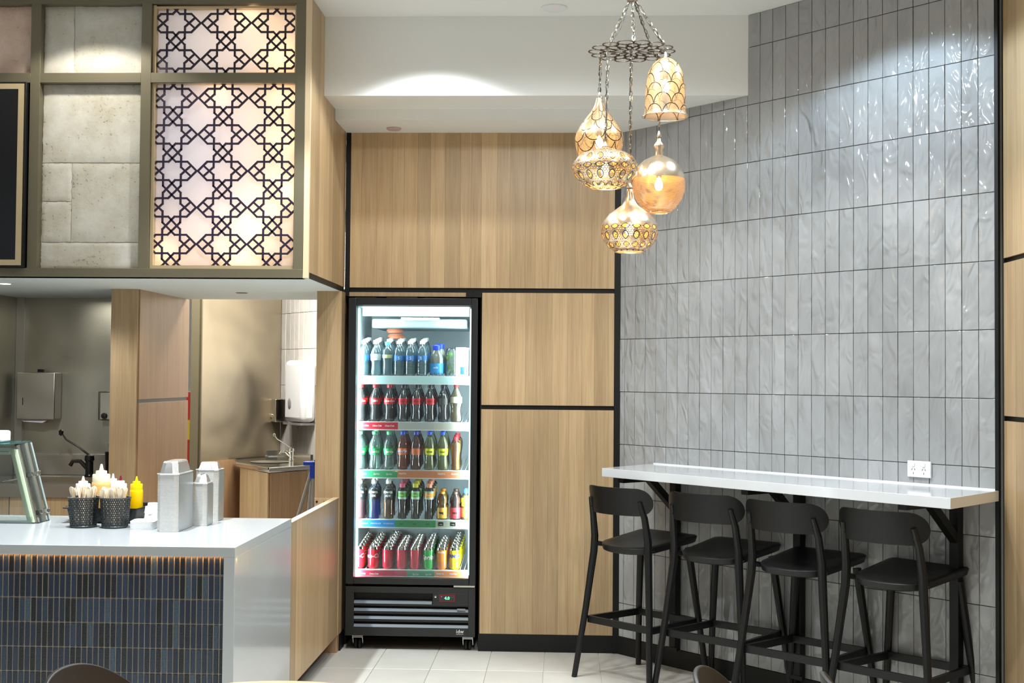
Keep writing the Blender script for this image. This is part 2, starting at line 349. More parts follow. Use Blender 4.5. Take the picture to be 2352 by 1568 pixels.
part('joint_block',G().box(-.564,-.475,7.37,7.386,2.026,2.056),BLACK,wall_back)
nb=G().box(-1.30,-1.262,7.5,8.08,0,2.05).box(-.46,-.43,7.5,8.08,0,2.05).box(-1.3,-.43,8.08,8.12,0,2.05).box(-1.262,-.46,7.5,8.08,2.031,2.06)
part('niche_lining',nb,BLACK,wall_back)
struct('baseboard_back',G().box(-.479,.322,7.372,7.386,0,.099),BLACK,'black baseboard under the oak wall beside the fridge','baseboard')
# --- tiled wall, its own frame: x along the wall, y into the wall
TA=math.atan2(-.74443642,.66769335); TO=(.34708738,7.3407,0)
wall_right=struct('wall_right',G().box(-.06,2.31,.008,.16,0,3.47),GROUT,'angled wall of tall wavy grey-white glazed tiles behind the bar','wall')
wall_right.location=TO; wall_right.rotation_euler=(0,0,TA)
TW,TH,GP=.0816,.30,.003
def tile_mesh(wd,h,m):
    return mesh('tile',G().box(0,wd-GP,0,.008,0,h-GP),m,False)
tc_={}
rows=[(.1,.289)]+[(.289+.3*k,.589+.3*k) for k in range(10)]+[(3.289,CZ)]
rest=G(); nt_=0
for (z0,z1) in rows:
    for k in range(-1,28):
        s0=TW*k if k>=0 else -.047; wd=TW if k>=0 else .047
        if (z0>2.9 and k<3) or (z0>3.2 and k<10): continue
        if z0<.2:
            rest.box(s0+.0015,s0+wd-.0015,0,.008,z0+.0015,z1-.0015); continue
        key=(round(wd,4),round(z1-z0,4))
        if key not in tc_: tc_[key]=tile_mesh(wd,z1-z0,TILE)
        o=link('tile',tc_[key],wall_right,(s0+.0015,R.uniform(-.0006,.0006),z0+.0015),(R.gauss(0,.0022),0,R.gauss(0,.006))); bev(o,.0016,2); nt_+=1
part('tile',rest,TILE,wall_right,kind='stuff')
tr=struct('trim_1',G().box(2.285,2.302,-.010,.02,.0,CZ),BLACK,'black metal edge where the tiles meet the wood wall','trim'); tr.location=TO; tr.rotation_euler=(0,0,TA)
bb=struct('baseboard_right',G().box(-.045,2.29,-.006,.006,0,.099),BLACK,'black baseboard under the tiled wall','baseboard'); bb.location=TO; bb.rotation_euler=(0,0,TA)
# --- wood wall at the far right, parallel to the view
ws=struct('wall_side',G().box(1.914,2.1,-3,5.75,0,CZ),BLACK,'oak laminate side wall with black joints beside the tiled wall','wall')
side=lambda u,d:(1.9+d,u)
for (a,b) in ((.1,1.394),(1.416,2.075),(2.097,CZ)): boards(ws,3.9,5.62,a,b,side,seed=int(a*10)+5,pitch=.11)
part('cover_board',G().box(1.9,1.913,-3,3.9,0,CZ),WOODD,ws)
# --- header over the counter
XW=-1.27
hd=struct('wall_header',G().box(-3.7,-2.078,6.40,7.372,2.072,3.46).box(-2.078,-1.285,6.60,7.372,2.072,3.46),BLACK,'boxed header above the service opening','wall')
struct('ceiling_soffit',G().box(-3.7,-1.275,6.312,8.09,2.05,2.071),SOF,'white underside of the header over the service opening','ceiling')
hs=lambda u,d:(XW-d,u)
boards(hd,6.33,7.365,2.080,3.455,hs,seed=11,pitch=.12)
part('wood_edge',G().box(-1.297,-1.27,6.31,6.33,2.05,3.455),WOODE,hd)
part('shadow_joint',G().box(-1.28,-1.274,6.33,7.37,2.051,2.079),BLACK,hd)
def bar_(x0,x1,z0,z1,y0=6.31,y1=6.40,name='frame_bar'): part(name,G().box(x0,x1,y0,y1,z0,z1),BRASS,fr_,bevel=.001,loc=(x0,y0,z0))
fr_=thing('header_frame','olive bronze metal frame dividing the header into panels','frame',(0,0,0),kind='structure')
bar_(-3.7,-1.298,2.05,2.094); bar_(-3.7,-1.298,3.427,3.46)
bar_(-2.692,-2.642,2.094,3.427); bar_(-2.128,-2.078,2.094,3.427); bar_(-1.347,-1.298,2.094,3.427)
for a,b in ((-2.642,-2.128),(-2.078,-1.347),(-3.7,-2.692)): bar_(a,b,3.028,3.077)
# stone cladding blocks
def stones(label,rects,name='stone_panel',TRAV=TRAV):
    t=thing(name,label,'stone panel',(rects[0][0],6.355,rects[0][2]))
    x0=rects[0][0]; z0=rects[0][2]
    X0=min(r[0] for r in rects); X1=max(r[1] for r in rects); Z0=min(r[2] for r in rects); Z1=max(r[3] for r in rects)
    part('mortar',G().box(X0-x0,X1-x0,.007,.042,Z0-z0,Z1-z0),TRAV,t)
    for a,b,c,d in rects:
        rr=random.Random(int(a*1000)+int(c*100)); g=G(); n=14; nv=14
        w_,h_=b-a,d-c; ed=.004
        def fn(u,v):
            e=min(u,1-u,v,1-v); jx=rr.uniform(-.0022,.0022); jz=rr.uniform(-.0022,.0022)
            return (a-x0+.0012+u*(w_-.0024)+(jx if 0<u<1 else jx),(.004 if e==0 else .0)+rr.uniform(-.0004,.0004),c-z0+.0012+v*(h_-.0024)+jz)
        g.grid(fn,n,nv); v0=len(g.v)
        part('stone',g,TRAV,t,ang=60,loc=(a-x0,0,c-z0))
    return t
stones('cream travertine cladding in the upper header panel, lit by a curved beam edge',[(-2.642,-2.489,3.077,3.427),(-2.487,-2.128,3.077,3.427)])
stones('large cream travertine block panel beside the lattice screen',[(-2.642,-2.128,2.631,3.028),(-2.642,-2.489,2.436,2.629),(-2.642,-2.489,2.229,2.434),(-2.487,-2.128,2.229,2.629),(-2.642,-2.128,2.094,2.227)])
stones('pinkish travertine panel in the upper header above the black screen',[(-3.7,-3.25,3.077,3.427),(-3.248,-2.692,3.077,3.427)],TRAV=TRAVP)
# backlit lattice screens
def clip(poly,x0,x1,z0,z1):
    for ax,val,sg in ((0,x0,1),(0,x1,-1),(1,z0,1),(1,z1,-1)):
        out=[]; n=len(poly)
        for i in range(n):
            a,b=poly[i],poly[(i+1)%n]; da,db=(a[ax]-val)*sg,(b[ax]-val)*sg
            if da>=0: out.append(a)
            if da*db<0:
                t=da/(da-db); out.append((a[0]+(b[0]-a[0])*t,a[1]+(b[1]-a[1])*t))
        poly=out
        if len(poly)<3: return None
    return poly
def lattice(x0,x1,z0,z1,cx_,cz_):
    U=.0002735; g=G(); k=0
    for i in range(-3,4):
        for j in range(-4,5):
            ox,oz=cx_+.2557*i,cz_-.1842*j; S=[]
            for sx in (1,-1):
                for sy in (1,-1):
                    S.append(((165*sx,70*sy),(345*sx,-92*sy))); S.append(((64*sx,170*sy),(285*sx,170*sy))); S.append(((285*sx,170*sy),(456*sx,0)))
                    S.append(((165*sx,62*sy),(165*sx,280*sy)))
                S.append(((165*sx,275),(-68*sx,506))); S.append(((-60*sx,166),(165*sx,403)))
            for (a,b) in S:
                ax,az,bx,bz=ox+a[0]*U,oz-a[1]*U,ox+b[0]*U,oz-b[1]*U
                dx,dz=bx-ax,bz-az; l=math.hypot(dx,dz); h=.0050; nx,nz=-dz/l*h,dx/l*h; ex,ez=dx/l*h*.6,dz/l*h*.6
                p=clip([(ax-ex+nx,az-ez+nz),(bx+ex+nx,bz+ez+nz),(bx+ex-nx,bz+ez-nz),(ax-ex-nx,az-ez-nz)],x0,x1,z0,z1)
                if p: k+=1; dy=(k%5)*.00015; g.prism(p,6.343+dy,6.350+dy,'y')
    return g
def screen(x0,x1,z0,z1,cx_,cz_,label):
    t=thing('lattice_screen',label,'screen',(0,0,0))
    part('lattice',lattice(x0,x1,z0,z1,cx_,cz_),LATT,t,smooth=False)
    part('light_panel',G().box(x0-.004,x1+.004,6.362,6.366,z0-.004,z1+.004),DIFF,t)
    e=.016; part('inner_frame',G().box(x0-e,x0,6.33,6.39,z0-e,z1+e).box(x1,x1+e*.5,6.33,6.39,z0-e,z1+e).box(x0,x1,6.33,6.39,z0-e,z0).box(x0,x1,6.33,6.39,z1,z1+e*.6),GOLDF,t)
    return t
screen(-2.060,-1.356,3.078,3.408,-1.709,3.337,'small backlit lattice screen of dark star tracery, top of the header')
screen(-2.060,-1.352,2.112,3.027,-1.718,2.773,'tall backlit lattice screen of dark star tracery over frosted glowing panel')
for x,z,p,c in ((-1.42,3.17,.9,WARM),(-1.40,2.75,.9,WARM),(-1.39,2.50,.9,WARM),(-2.02,2.18,.9,WARM),(-1.62,2.17,1.0,WARM),(-1.55,2.33,.5,WARM),(-1.75,2.99,.35,WARM),(-1.6,3.38,.35,WARM),(-1.42,2.95,.6,WARM)):
    lamp('POINT',(x,6.44,z),p*2.1,(1,.58,.27),size=.04)
part('light_box',G().box(-2.078,-1.300,6.59,6.598,2.08,3.45).box(-1.304,-1.300,6.40,6.59,2.08,3.45),WHITEP,hd)
lamp('AREA',(-1.85,6.57,2.62),2.2,(.80,.82,1),rot=(-PI/2,0,0),size=.6,size_y=.8)
lamp('AREA',(-1.80,6.57,3.24),1.0,(.92,.88,.9),rot=(-PI/2,0,0),size=.6,size_y=.25)
# menu screen
t=thing('menu_screen','black switched-off display in a pale gold frame hung on the header','screen',(-3.3,6.28,2.1))
part('casing',G().box(-.4,.602,0,.03,-.005,.925),BLACK,t,bevel=.002)
part('trim_frame',G().box(-.4,.592,-.006,.0,.004,.032).box(-.4,.592,-.006,0,.888,.915).box(.564,.592,-.006,0,.032,.888),GOLDF,t)
part('display',G().box(-.4,.563,-.003,-.0005,.033,.887),pbr('screen glass',(.004,.004,.005),.08),t)
for ob in t.children: pass
# --- column, half wall and pillar of the service opening
colm=struct('pillar_1',G().box(-1.405,-1.272,7.26,7.60,0,2.05),WOODD,'oak clad end column beside the fridge niche','pillar')
boards(colm,-1.408,-1.270,.1,2.05,lambda u,d:(u,7.253+d*.5),seed=21,pitch=.07)
boards(colm,7.256,7.372,.1,2.05,lambda u,d:(-1.2655-d*.4,u),seed=22,pitch=.13)
part('kickboard',G().box(-1.40,-1.268,7.32,7.33,0,.1).box(-1.27,-1.264,7.32,7.45,0,.1),BLACK,colm)
t=thing('half_wall','waist-high oak partition between the counter end and the column','partition',(0,0,0),kind='structure')
boards(t,5.995,7.256,.10,.874,lambda u,d:(XW-d,u),seed=31,pitch=.16,t=.016)
part('core',G().box(-1.300,-1.287,5.995,7.256,.10,.874),WOODD,t)
part('cap_edge',G().box(-1.302,-1.268,5.995,7.256,.8745,.878),WOODE,t)
part('kick_recess',G().box(-1.40,-1.36,6.005,7.30,0,.1),BLACK,t); part('underside',G().box(-1.40,-1.29,5.995,7.25,.085,.1),BLACK,t)
t2=thing('fixing_cleat','small oak cleat with black screws fixing the half wall to the column','bracket',(-1.345,7.25,.80))
part('cleat',G().box(-.06,.045,-.02,.0,0,.075),WOOD,t2,bevel=.001)
for x,z in ((-.045,.055),(-.002,.052),(.03,.062)): part('screw',G().cyl((x,-.0205,z),(x,-.0235,z),.006,n=10),BLACK,t2)
pl=struct('pillar_2',G().box(-2.556,-2.428,7.20,8.10,0,2.05),BLACK,'oak clad pillar between the two service bays','pillar')
part('front_board',G().box(-2.568,-2.416,7.175,7.198,0,2.05),WOOD,pl,bevel=.001,loc=(-2.5,7.18,0))
for a,b in ((0,1.403),(1.424,2.05)): part('side_board',G().box(-2.427,-2.410,7.20,8.16,a,b),WOODD,pl,bevel=.001,loc=(-2.42,7.5,a))
part('joint_strip',G().box(-2.424,-2.414,7.20,8.14,1.403,1.424),pbr('grey aluminium',(.12,.12,.12),.4,metal=.6),pl)
# --- counter
ct=thing('service_counter','white stone counter with waterfall end and blue finger tile front','counter',(XW,4.955,0))
part('worktop',G().box(-3.2,0,0,1.038,.857,.895),STONEW_SHADED,ct,bevel=.0015)
part('waterfall_end',G().box(-.044,0,0,1.038,0,.857),STONEW_SHADED,ct,bevel=.0015)
tf=part('tile_backing',G().box(-3.2,-.044,.034,.06,0,.857),GROUTB,ct)
part('carcass',G().box(-3.2,-.05,.06,1.02,0,.855),WOODD,ct)
BP=.0227; bm_={}
rb=[(.782,.856),(.686,.782),(.590,.686),(.494,.590),(.398,.494),(.302,.398)]
for (z0,z1) in rb:
    sh=R.uniform(0,BP*.3)*0
    for k in range(42):
        x1=-.046-BP*k; wd=BP
        key=round(z1-z0,3)
        if key not in bm_: bm_[key]=mesh('tile',G().box(-BP+.0054,0,-.005,0,.0026,z1-z0-.0026),BLUE,False)
        o=link('tile',bm_[key],tf,(x1,.034+R.uniform(-.0005,.0006),z0),(0,0,R.gauss(0,.004))); bev(o,.001,1)
g=G()
for r in range(4):
    for k in range(60): g.box(-.046-BP*(k+1)+.0054,-.046-BP*k,.029,.034,.302-.096*(r+1)+.0026,.302-.096*r-.0026)
part('tile',g,BLUE,tf,kind='stuff',smooth=False)
part('light_strip',G().box(-3.2,-.05,.010,.016,.8555,.857),emis('warm strip',(1,.45,.12),1.2),ct)
lamp('AREA',(-2.0,4.975,.850),.8,(1,.45,.14),rot=(.5,0,0),size=1.5,size_y=.012)
# --- kitchen bay
kw=struct('wall_kitchen',G().box(-3.5,-2.56,8.035,8.1,0,2.05),SSTD,'brushed stainless steel splash wall at the back of the kitchen bay','wall')
struct('wall_left',G().box(-3.56,-3.475,6.4,8.035,0,2.05),SSTD,'brushed stainless steel side wall of the kitchen bay','wall')
struct('trim_2',G().box(-3.474,-3.425,8.00,8.034,1.06,2.05),pbr('pale steel angle',(.5,.5,.46),.3,metal=.8),'pale steel corner angle of the kitchen bay','trim')
t=thing('kitchen_bench','stainless steel sink bench on oak cupboards in the kitchen bay','bench',(-3.0,7.3,0))
part('benchtop',G().box(-.47,.43,0,.15,.885,.93).box(-.47,-.30,.15,.6,.885,.93).box(.38,.43,.15,.6,.885,.93).box(-.30,.38,.6,.70,.885,.93),SSTB,t,bevel=.003)
part('basin',G().box(-.30,.38,.15,.6,.74,.75).box(-.30,-.29,.15,.6,.75,.925).box(.37,.38,.15,.6,.75,.925).box(-.29,.37,.15,.16,.75,.925).box(-.29,.37,.59,.6,.75,.925),SSTD,t)
part('upstand',G().box(-.47,.43,.70,.73,.93,1.062),SST,t,bevel=.002)
part('apron',G().box(-.47,.43,-.004,0,.853,.93),SST,t)
for a,b in ((-.47,-.197),(-.190,.17),(.177,.43)): part('door',G().box(a,b,.005,.025,.1,.852),WOOD,t,bevel=.001,loc=(a,0,.1))
part('carcass',G().box(-.47,.43,.03,.65,0,.885),WOODD,t)
def tap(loc,m,label,s=1,rz=0):
    t=thing('sink_tap',label,'tap',loc,rz)
    part('base',G().lathe([(0,0),(.026*s,0),(.026*s,.01),(.021*s,.016),(.021*s,.085*s),(.026*s,.09*s),(.024*s,.115*s),(.0,.122*s)],16),m,t)
    part('spout',G().tube([(-.01*s,0,.045*s),(-.05*s,0,.085*s),(-.09*s,0,.085*s),(-.105*s,0,.06*s)],[.013*s,.012*s,.012*s,.011*s],10),m,t)
    part('lever',G().tube([(0,0,.115*s),(-.06*s,0,.16*s),(-.13*s,0,.20*s),(-.155*s,0,.235*s)],[.006*s,.005*s,.005*s,.004*s],8).lathe([(0,-.02*s),(.011*s,-.012*s),(.013*s,.008*s),(0,.018*s)],12,(-.158*s,0,.238*s)),m,t)
    return t
tap((-2.93,7.85,.93),BCHROME,'black lever tap over the kitchen sink',1.15)
t=thing('kitchen_tumbler','tall dark tumbler standing behind the black tap','tumbler',(-2.82,7.95,.93))
part('cup',G().lathe([(0,0),(.042,0),(.048,.15),(.045,.15),(.04,.01),(0,.01)],18),BCHROME,t)
part('straw_bundle',G().tube([(-.01,0,.02),(-.03,0,.20)],.004).tube([(.01,0,.02),(.03,.01,.22)],.004).tube([(.02,0,.02),(.055,.01,.19)],.004),clear('clear straws',(.9,.9,.9),1,.05,1.5,.3),t)
t=thing('towel_dispenser','stainless steel paper towel dispenser on the kitchen wall','dispenser',(-3.3,8.03,1.28))
part('casing',G().box(-.13,.115,-.11,.0,0,.295),SST,t,bevel=.006); part('slot',G().box(-.09,-.085,-.1115,-.11,.09,.135),BLACK,t)
part('towel',G().prism([(-.11,0),(.075,0),(.03,-.022),(-.09,-.014)],-.09,-.02,'y'),WHITEP,t)
part('key_lock',G().box(-.015,.02,-.07,-.04,.296,.315),BLACK,t,bevel=.003)
t=thing('soap_dispenser','small steel framed dispenser mounted beside the pillar','dispenser',(-2.85,8.03,1.275))
part('casing',G().box(-.072,.08,-.06,0,0,.185),SSTD,t,bevel=.01); part('rim',G().tube([(-.072,-.062,.005),(-.072,-.062,.18),(.08,-.062,.18),(.08,-.062,.005)],.003,6,closed=True),CHROME,t); part('button',G().lathe([(0,0),(.02,0),(.018,.012),(0,.014)],14).xf(Matrix.Translation((-.035,-.06,.03))@Matrix.Rotation(PI/2,4,'X')),BLACK,t)
# --- rear bay: steel sheet, cream tiled wall, corner sink
C0=Vector((-2.383,10.741,0)); D1=Vector((.62,-.785,0)).normalized()
wr=struct('wall_rear_tiled',G().box(0,3.2,.008,.1,0,2.85),GROUT,'cream glazed tile wall seen through the rear service opening','wall'); wr.location=C0; wr.rotation_euler=(0,0,math.atan2(D1.y,D1.x))
tb=tile_mesh(TW,TH,TILEB)
for k in range(16):
    for z in (.89,1.19,1.49,1.79,2.09,2.39):
        o=link('tile',tb,wr,(TW*k+.0015,0,z+.0015),(R.gauss(0,.003),0,R.gauss(0,.006))); bev(o,.0016,2)
S0=Vector((-2.785,9.73,0)); dS=(C0-S0); aS=math.atan2(dS.y,dS.x); lS=dS.length
ss=struct('wall_rear_steel',G().box(0,lS,0,.03,.9,2.85),SSTR,'smeared stainless steel sheet lining the wall beside the corner sink','wall'); ss.location=S0; ss.rotation_euler=(0,0,aS)
part('end_trim',G().box(-.012,0,-.02,.05,.0,2.85),BRASS,ss)
part('lower_board',G().box(0,lS,-.005,.03,0,.9),WOODD,ss)
e2=struct('trim_3',G().box(-2.848,-2.788,9.70,9.75,0,2.85),BRASS,'olive bronze post at the edge of the steel sheet','trim')
struct('wall_rear',G().box(-5,2,12.2,12.3,0,2.95),WHITEW,'white rear wall glimpsed past the pillar','wall')
struct('wall_left_rear',G().box(-3.75,-3.62,8.1,12.2,0,2.95),WHITEW,'white side wall of the rear room','wall')
t=thing('striped_sign','narrow red and yellow banded sign glimpsed through the gap by the pillar','sign',(-3.23,11,0))
for a,b,c in ((1.18,1.42,(.6,.02,.01)),(1.01,1.18,(.8,.6,.02)),(.63,1.01,(.6,.02,.01))): part('band',G().box(-.045,-.002,0,.02,a,b),plain('sign band',c),t)
part('post',G().box(-.047,.0,.02,.03,0,1.43),WHITEP,t)
# corner sink bench
P=[(-2.09,9.07),(-1.862,9.40),(-1.947,9.958),(-2.33,10.50),(-2.42,10.46),(-2.60,10.1),(-2.457,9.612)]
t=thing('corner_sink_bench','oak cupboard with polished steel hand basin top in the rear corner','bench',(-2.09,9.07,0))
Q=[(x+2.09,y-9.07) for x,y in P]
part('cabinet',G().prism([(.0,.03),(.20,.33),(.14,.82),(-.25,1.35),(-.32,1.2),(-.335,.56)],0,.872),WOODD,t)
q0,q1=(0,.03),(.20,.33); q2=(-.335,.56)
for a,b,sd in ((q2,q0,61),(q0,q1,62)):
    A,B=Vector(a),Vector(b); d=(B-A); ln=d.length; d/=ln; nrm=Vector((d.y,-d.x))
    boards(t,0,ln,0,.872,lambda u,dd,A=A,d=d,n=nrm:tuple(A+d*u+n*(.014-dd)),seed=sd,pitch=.09,m=WOOD if sd==61 else WOODD)
part('sink_top',G().prism(Q,.875,.905),SSTB,t,bevel=.008)
cen=Vector((-.19,.78)); ring=[(cen.x+(x-cen.x)*.99,cen.y+(y-cen.y)*.99) for x,y in Q]
rim=G()
for i in range(len(Q)):
    a,b=Vector(Q[i]).to_3d(),Vector(Q[(i+1)%len(Q)]).to_3d(); rim.cyl(a+Vector((0,0,.905)),b+Vector((0,0,.905)),.008,n=8)
part('raised_rim',rim,SSTB,t)
g=G(); 
for i in (2,3): 
    a,b=Q[i],Q[(i+1)%len(Q)]; g.prism([a,b,(b[0]-.02,b[1]-.01),(a[0]-.02,a[1]-.01)],.9,.955)
part('upstand',g,SSTB,t,bevel=.004)
part('bowl',G().lathe([(.15,.006),(.145,.0062),(.12,.003),(0,.002)],28,(-.16,.72,.903)),SSTD,t)
tap((-2.12,9.96,.905),CHROME,'chrome lever tap on the corner hand basin',.85,rz=.3)
def onwall(s,z,base=C0,ang=math.atan2(D1.y,D1.x)): return tuple(base+D1*s+Vector((0,0,z)))
rzT=math.atan2(D1.y,D1.x)
t=thing('towel_dispenser','white plastic paper towel dispenser on the cream tiles','dispenser',onwall(.345,1.195),rzT)
part('body',G().box(-.03,.31,-.13,0,0,.50),WHITEP,t,bevel=.04); part('window',G().lathe([(0,0),(.03,0),(.026,.004),(0,.004)],16).xf(Matrix.Translation((.09,-.131,.15))@Matrix.Rotation(PI/2,4,'X')@Matrix.Scale(1.5,4,(0,1,0))),INKG,t)
part('tray',G().box(-.02,.29,-.135,-.01,-.022,-.004),clear('clear tray',(.8,.8,.8),1,.1,1.5,.3),t)
t=thing('soap_dispenser','stainless soap dispenser in the corner above the hand basin','dispenser',onwall(.085,1.185),rzT)
part('casing',G().box(-.06,.07,-.12,0,0,.19),SSTB,t,bevel=.006); part('button',G().lathe([(0,0),(.016,0),(.013,.01),(0,.012)],14).xf(Matrix.Translation((.0,-.12,.05))@Matrix.Rotation(PI/2,4,'X')),CHROME,t)
# mop poles
t=thing('folding_stand','grey tubular stand with a blue plastic top clip leaning behind the half wall','stand',(-1.63,8.3,0))
g1=pbr('grey tube',(.42,.43,.43),.35,metal=.3)
part('leg',G().cyl((-.005,0,.94),(-.27,0,.02),.012),g1,t); part('leg',G().cyl((.0,.03,.94),(-.09,.05,.02),.012),g1,t); part('leg',G().cyl((.012,.0,.94),(.0,.02,.02),.016),g1,t)
part('top_clip',G().box(-.012,.028,-.02,.045,.90,.99).box(-.055,.02,-.02,.045,.985,1.01),pbr('blue plastic',(.005,.07,.62),.35),t,bevel=.005)
part('foot_bar',G().box(-.29,.03,-.02,.07,0,.022),g1,t,bevel=.004)

# ceiling fittings
def disc(name,x,y,z,r,label,cat,m=WHITEP,h=.012,inner=None):
    t=thing(name,label,cat,(x,y,z)); part('housing',G().lathe([(0,-h),(r*.8,-h),(r,-h*.5),(r,0),(0,0)],28),m,t)
    if inner: part('lens',G().lathe([(0,-h-.001),(r*.7,-h-.001),(r*.7,-h+.002)],24),inner,t)
    return t
t=disc('smoke_detector',-.061,6.517,CZ,.068,'flat white detector disc on the high ceiling','detector'); part('indicator',G().lathe([(0,-.0135),(.003,-.0135),(.003,-.012)],8,(.005,-.02,0)),emis('red led',(1,.05,.02),2),t)
disc('smoke_detector',-.975,7.234,2.98,.042,'small round sprinkler plate under the low bulkhead','detector',pbr('pinkish cover',(.55,.42,.4),.5),.012)
disc('downlight',-1.889,7.439,2.05,.035,'small dark-rimmed fitting in the white soffit','downlight',pbr('grey rim',(.2,.19,.18),.5),.004)
LE=emis('lamp lens',(1,1,1),9)
for i,(x,y,z,lb) in enumerate([(-.68,6.19,CZ,'recessed ceiling downlight ahead of the plaster bulkhead'),(1.10,5.40,CZ,'recessed ceiling downlight washing the tiled wall'),(-2.35,5.98,CZ,'recessed ceiling downlight ahead of the header'),(-3.005,6.764,2.05,'glowing round downlight in the soffit over the kitchen bay')]):
    disc('downlight',x,y,z,.045,lb,'downlight',WHITEP,.004,LE)

# ================================================================== BAR AND STOOLS
def WP(s,t,z): return Vector((TO[0]+.66769335*s-.74443642*t,TO[1]-.74443642*s-.66769335*t,z))
t=thing('bar_bench','long white stone bar shelf fixed to the tiled wall','bench',TO,TA)
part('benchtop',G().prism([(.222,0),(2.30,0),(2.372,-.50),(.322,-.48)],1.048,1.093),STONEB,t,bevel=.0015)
part('wall_seal',G().box(.24,2.29,-.008,.0,1.093,1.099),WHITEP,t)
for i,s in enumerate((.425,1.255,2.11)):
    b=part('bracket',G().box(s-.022,s+.022,-.05,-.008,.1,1.047),BLACK,t,bevel=.002)
    part('strut',G().tube([(s,-.24,1.04),(s,-.03,.86)],.026,4),BLACK,b); part('arm',G().box(s-.02,s+.02,-.44,-.05,1.02,1.047),BLACK,b)
    part('foot_plate',G().box(s-.04,s+.04,-.056,-.05,.1,.12),BLACK,b)
# power outlet
t=thing('power_outlet','white double power outlet on the tiles just above the bar shelf','outlet',tuple(WP(1.912,.0,1.163)),TA)
part('plate',G().box(-.060,.060,-.012,0,-.037,.037),WHITEP,t,bevel=.003)
for x in (-.028,.026):
    part('switch',G().box(x-.007,x+.007,-.016,-.012,.010,.028),WHITEW,t,bevel=.002)
    for dx,dz,a in ((-.007,-.002,.5),(.007,-.002,-.5),(0,-.019,0)):
        part('slot',G().box(-.0011,.0011,-.0126,-.0118,-.0045,.0045).xf(Matrix.Translation((x+dx,0,dz))@Matrix.Rotation(a,4,'Y')),BLACK,t)
# stools: local x sideways, +y towards the bar
def lerp(a,b,t): return tuple(a[i]+(b[i]-a[i])*t for i in range(3))
def make_stool():
    t=thing('bar_stool','x','stool')
    m=BLACKP
    # seat: rounded shell, rounder at the back, dished
    OUT=[]
    for sx in (1,-1):
        H=[]
        for i in range(7): a_=PI/2*i/6; H.append((.196-.035+.035*math.cos(a_),.212-.035+.035*math.sin(a_)))   # front corner
        B=[(.178-.0*i,-.105+.0*i) for i in range(1)]
        A=[]
        for i in range(1,9): q_=i/9; A.append((.178*math.cos(q_*PI/2)**.8,-.105-.105*math.sin(q_*PI/2)**1.15))
        L_=[(p[0],p[1]) for p in reversed(A)]+B+[(.187,.04)]+H+[(.08,.213)]
        if sx==1: OUT=[(0,-.21)]+L_+[(0,.213)]
        else: OUT+= [(-x,y) for x,y in reversed(L_)]
    g=G(); n=len(OUT)
    def ring(inset,z,dish=0):
        r=[]
        for i in range(n):
            x,y=OUT[i]; k_=1-inset/.2; x*=k_; y*=k_
            zz=z-dish*(1-(x*x+y*y)/.05)+.115*y+.004
            r.append((x,y+.0,zz))
        return r
    rs=[ring(.014,.684),ring(.004,.690),ring(-.002,.716),ring(.003,.7215),ring(.030,.722,.003),ring(.085,.719,.006),ring(.14,.716,.007)]
    v=sum(rs,[]); f=[tuple(range(n-1,-1,-1))]
    for j in range(len(rs)-1):
        f+=[(j*n+i,j*n+(i+1)%n,(j+1)*n+(i+1)%n,(j+1)*n+i) for i in range(n)]
    f.append(tuple((len(rs)-1)*n+i for i in range(n)))
    g.add(v,f); part('seat',g,m,t,ang=50)
    # backrest: curved pill
    def br(u,v_,off):
        a=(u-.5)*2; hw=.242; R_=.30; ang=a*hw/R_
        hh=.070*(1-max(0,(abs(a)-.62)/.38)**2.2)**.5 if abs(a)<.9999 else .001
        hh=max(hh,.002)
        zz=.940+(v_-.5)*2*hh
        tilt=-(zz-.938)*.16
        x=(R_+off)*math.sin(ang); y=-.225+.02-((R_+off)*math.cos(ang)-R_)*1.0+tilt
        y=-.268+ (R_-(R_+off)*math.cos(ang))+tilt
        return (x,y,zz)
    g=G(); nu,nv=40,8
    us=[.5+.5*math.sin((i/nu-.5)*PI)*1 for i in range(nu+1)]
    A=[br(us[i],j/nv,-.007) for j in range(nv+1) for i in range(nu+1)]; B=[br(us[i],j/nv,.007) for j in range(nv+1) for i in range(nu+1)]
    f=[]; q=nu+1; o2=len(A)
    for j in range(nv):
        for i in range(nu):
            a=j*q+i; f.append((a,a+1,a+q+1,a+q)); f.append((o2+a,o2+a+q,o2+a+q+1,o2+a+1))
    for i in range(nu):
        f.append((i,o2+i,o2+i+1,i+1)); a=nv*q+i; f.append((a,a+1,o2+a+1,o2+a))
    for j in range(nv):
        a=j*q; f.append((a,a+q,o2+a+q,o2+a)); a=j*q+nu; f.append((a,o2+a,o2+a+q,a+q))
    g.add(A+B,f); part('backrest',g,m,t,ang=50)
    # legs
    for s in (-1,1):
        part('leg',G().tube([(s*.262,-.250,0),(s*.222,-.208,.36),(s*.190,-.182,.66),(s*.186,-.180,.74),(s*.180,-.200,.86),(s*.170,-.228,.945)],[.015,.0175,.020,.020,.017,.012],10),m,t)
        part('leg',G().tube([(s*.240,.225,0),(s*.205,.190,.34),(s*.166,.158,.685)],[.015,.0175,.020],10),m,t)
        part('seat_arm',G().tube([(s*.186,-.180,.702),(s*.172,-.135,.694),(s*.15,-.10,.690)],[.018,.017,.014],8,sq=(1,.75)),m,t)
        part('rivet',G().lathe([(0,0),(.006,0),(.005,.003),(0,.004)],10).xf(Matrix.Translation((s*.171,-.224,.90))@Matrix.Rotation(PI/2,4,'X')),m,t)
    # foot ring
    z=.302; c=[(-.218,-.190,z),(.218,-.190,z),(.198,.176,z),(-.198,.176,z)]
    for i in range(4):
        a,b=c[i],c[(i+1)%4]
        part('foot_rail',G().tube([a,b],.024,4,sq=(.55,1.0)),m,t)
    return t
stool=make_stool()
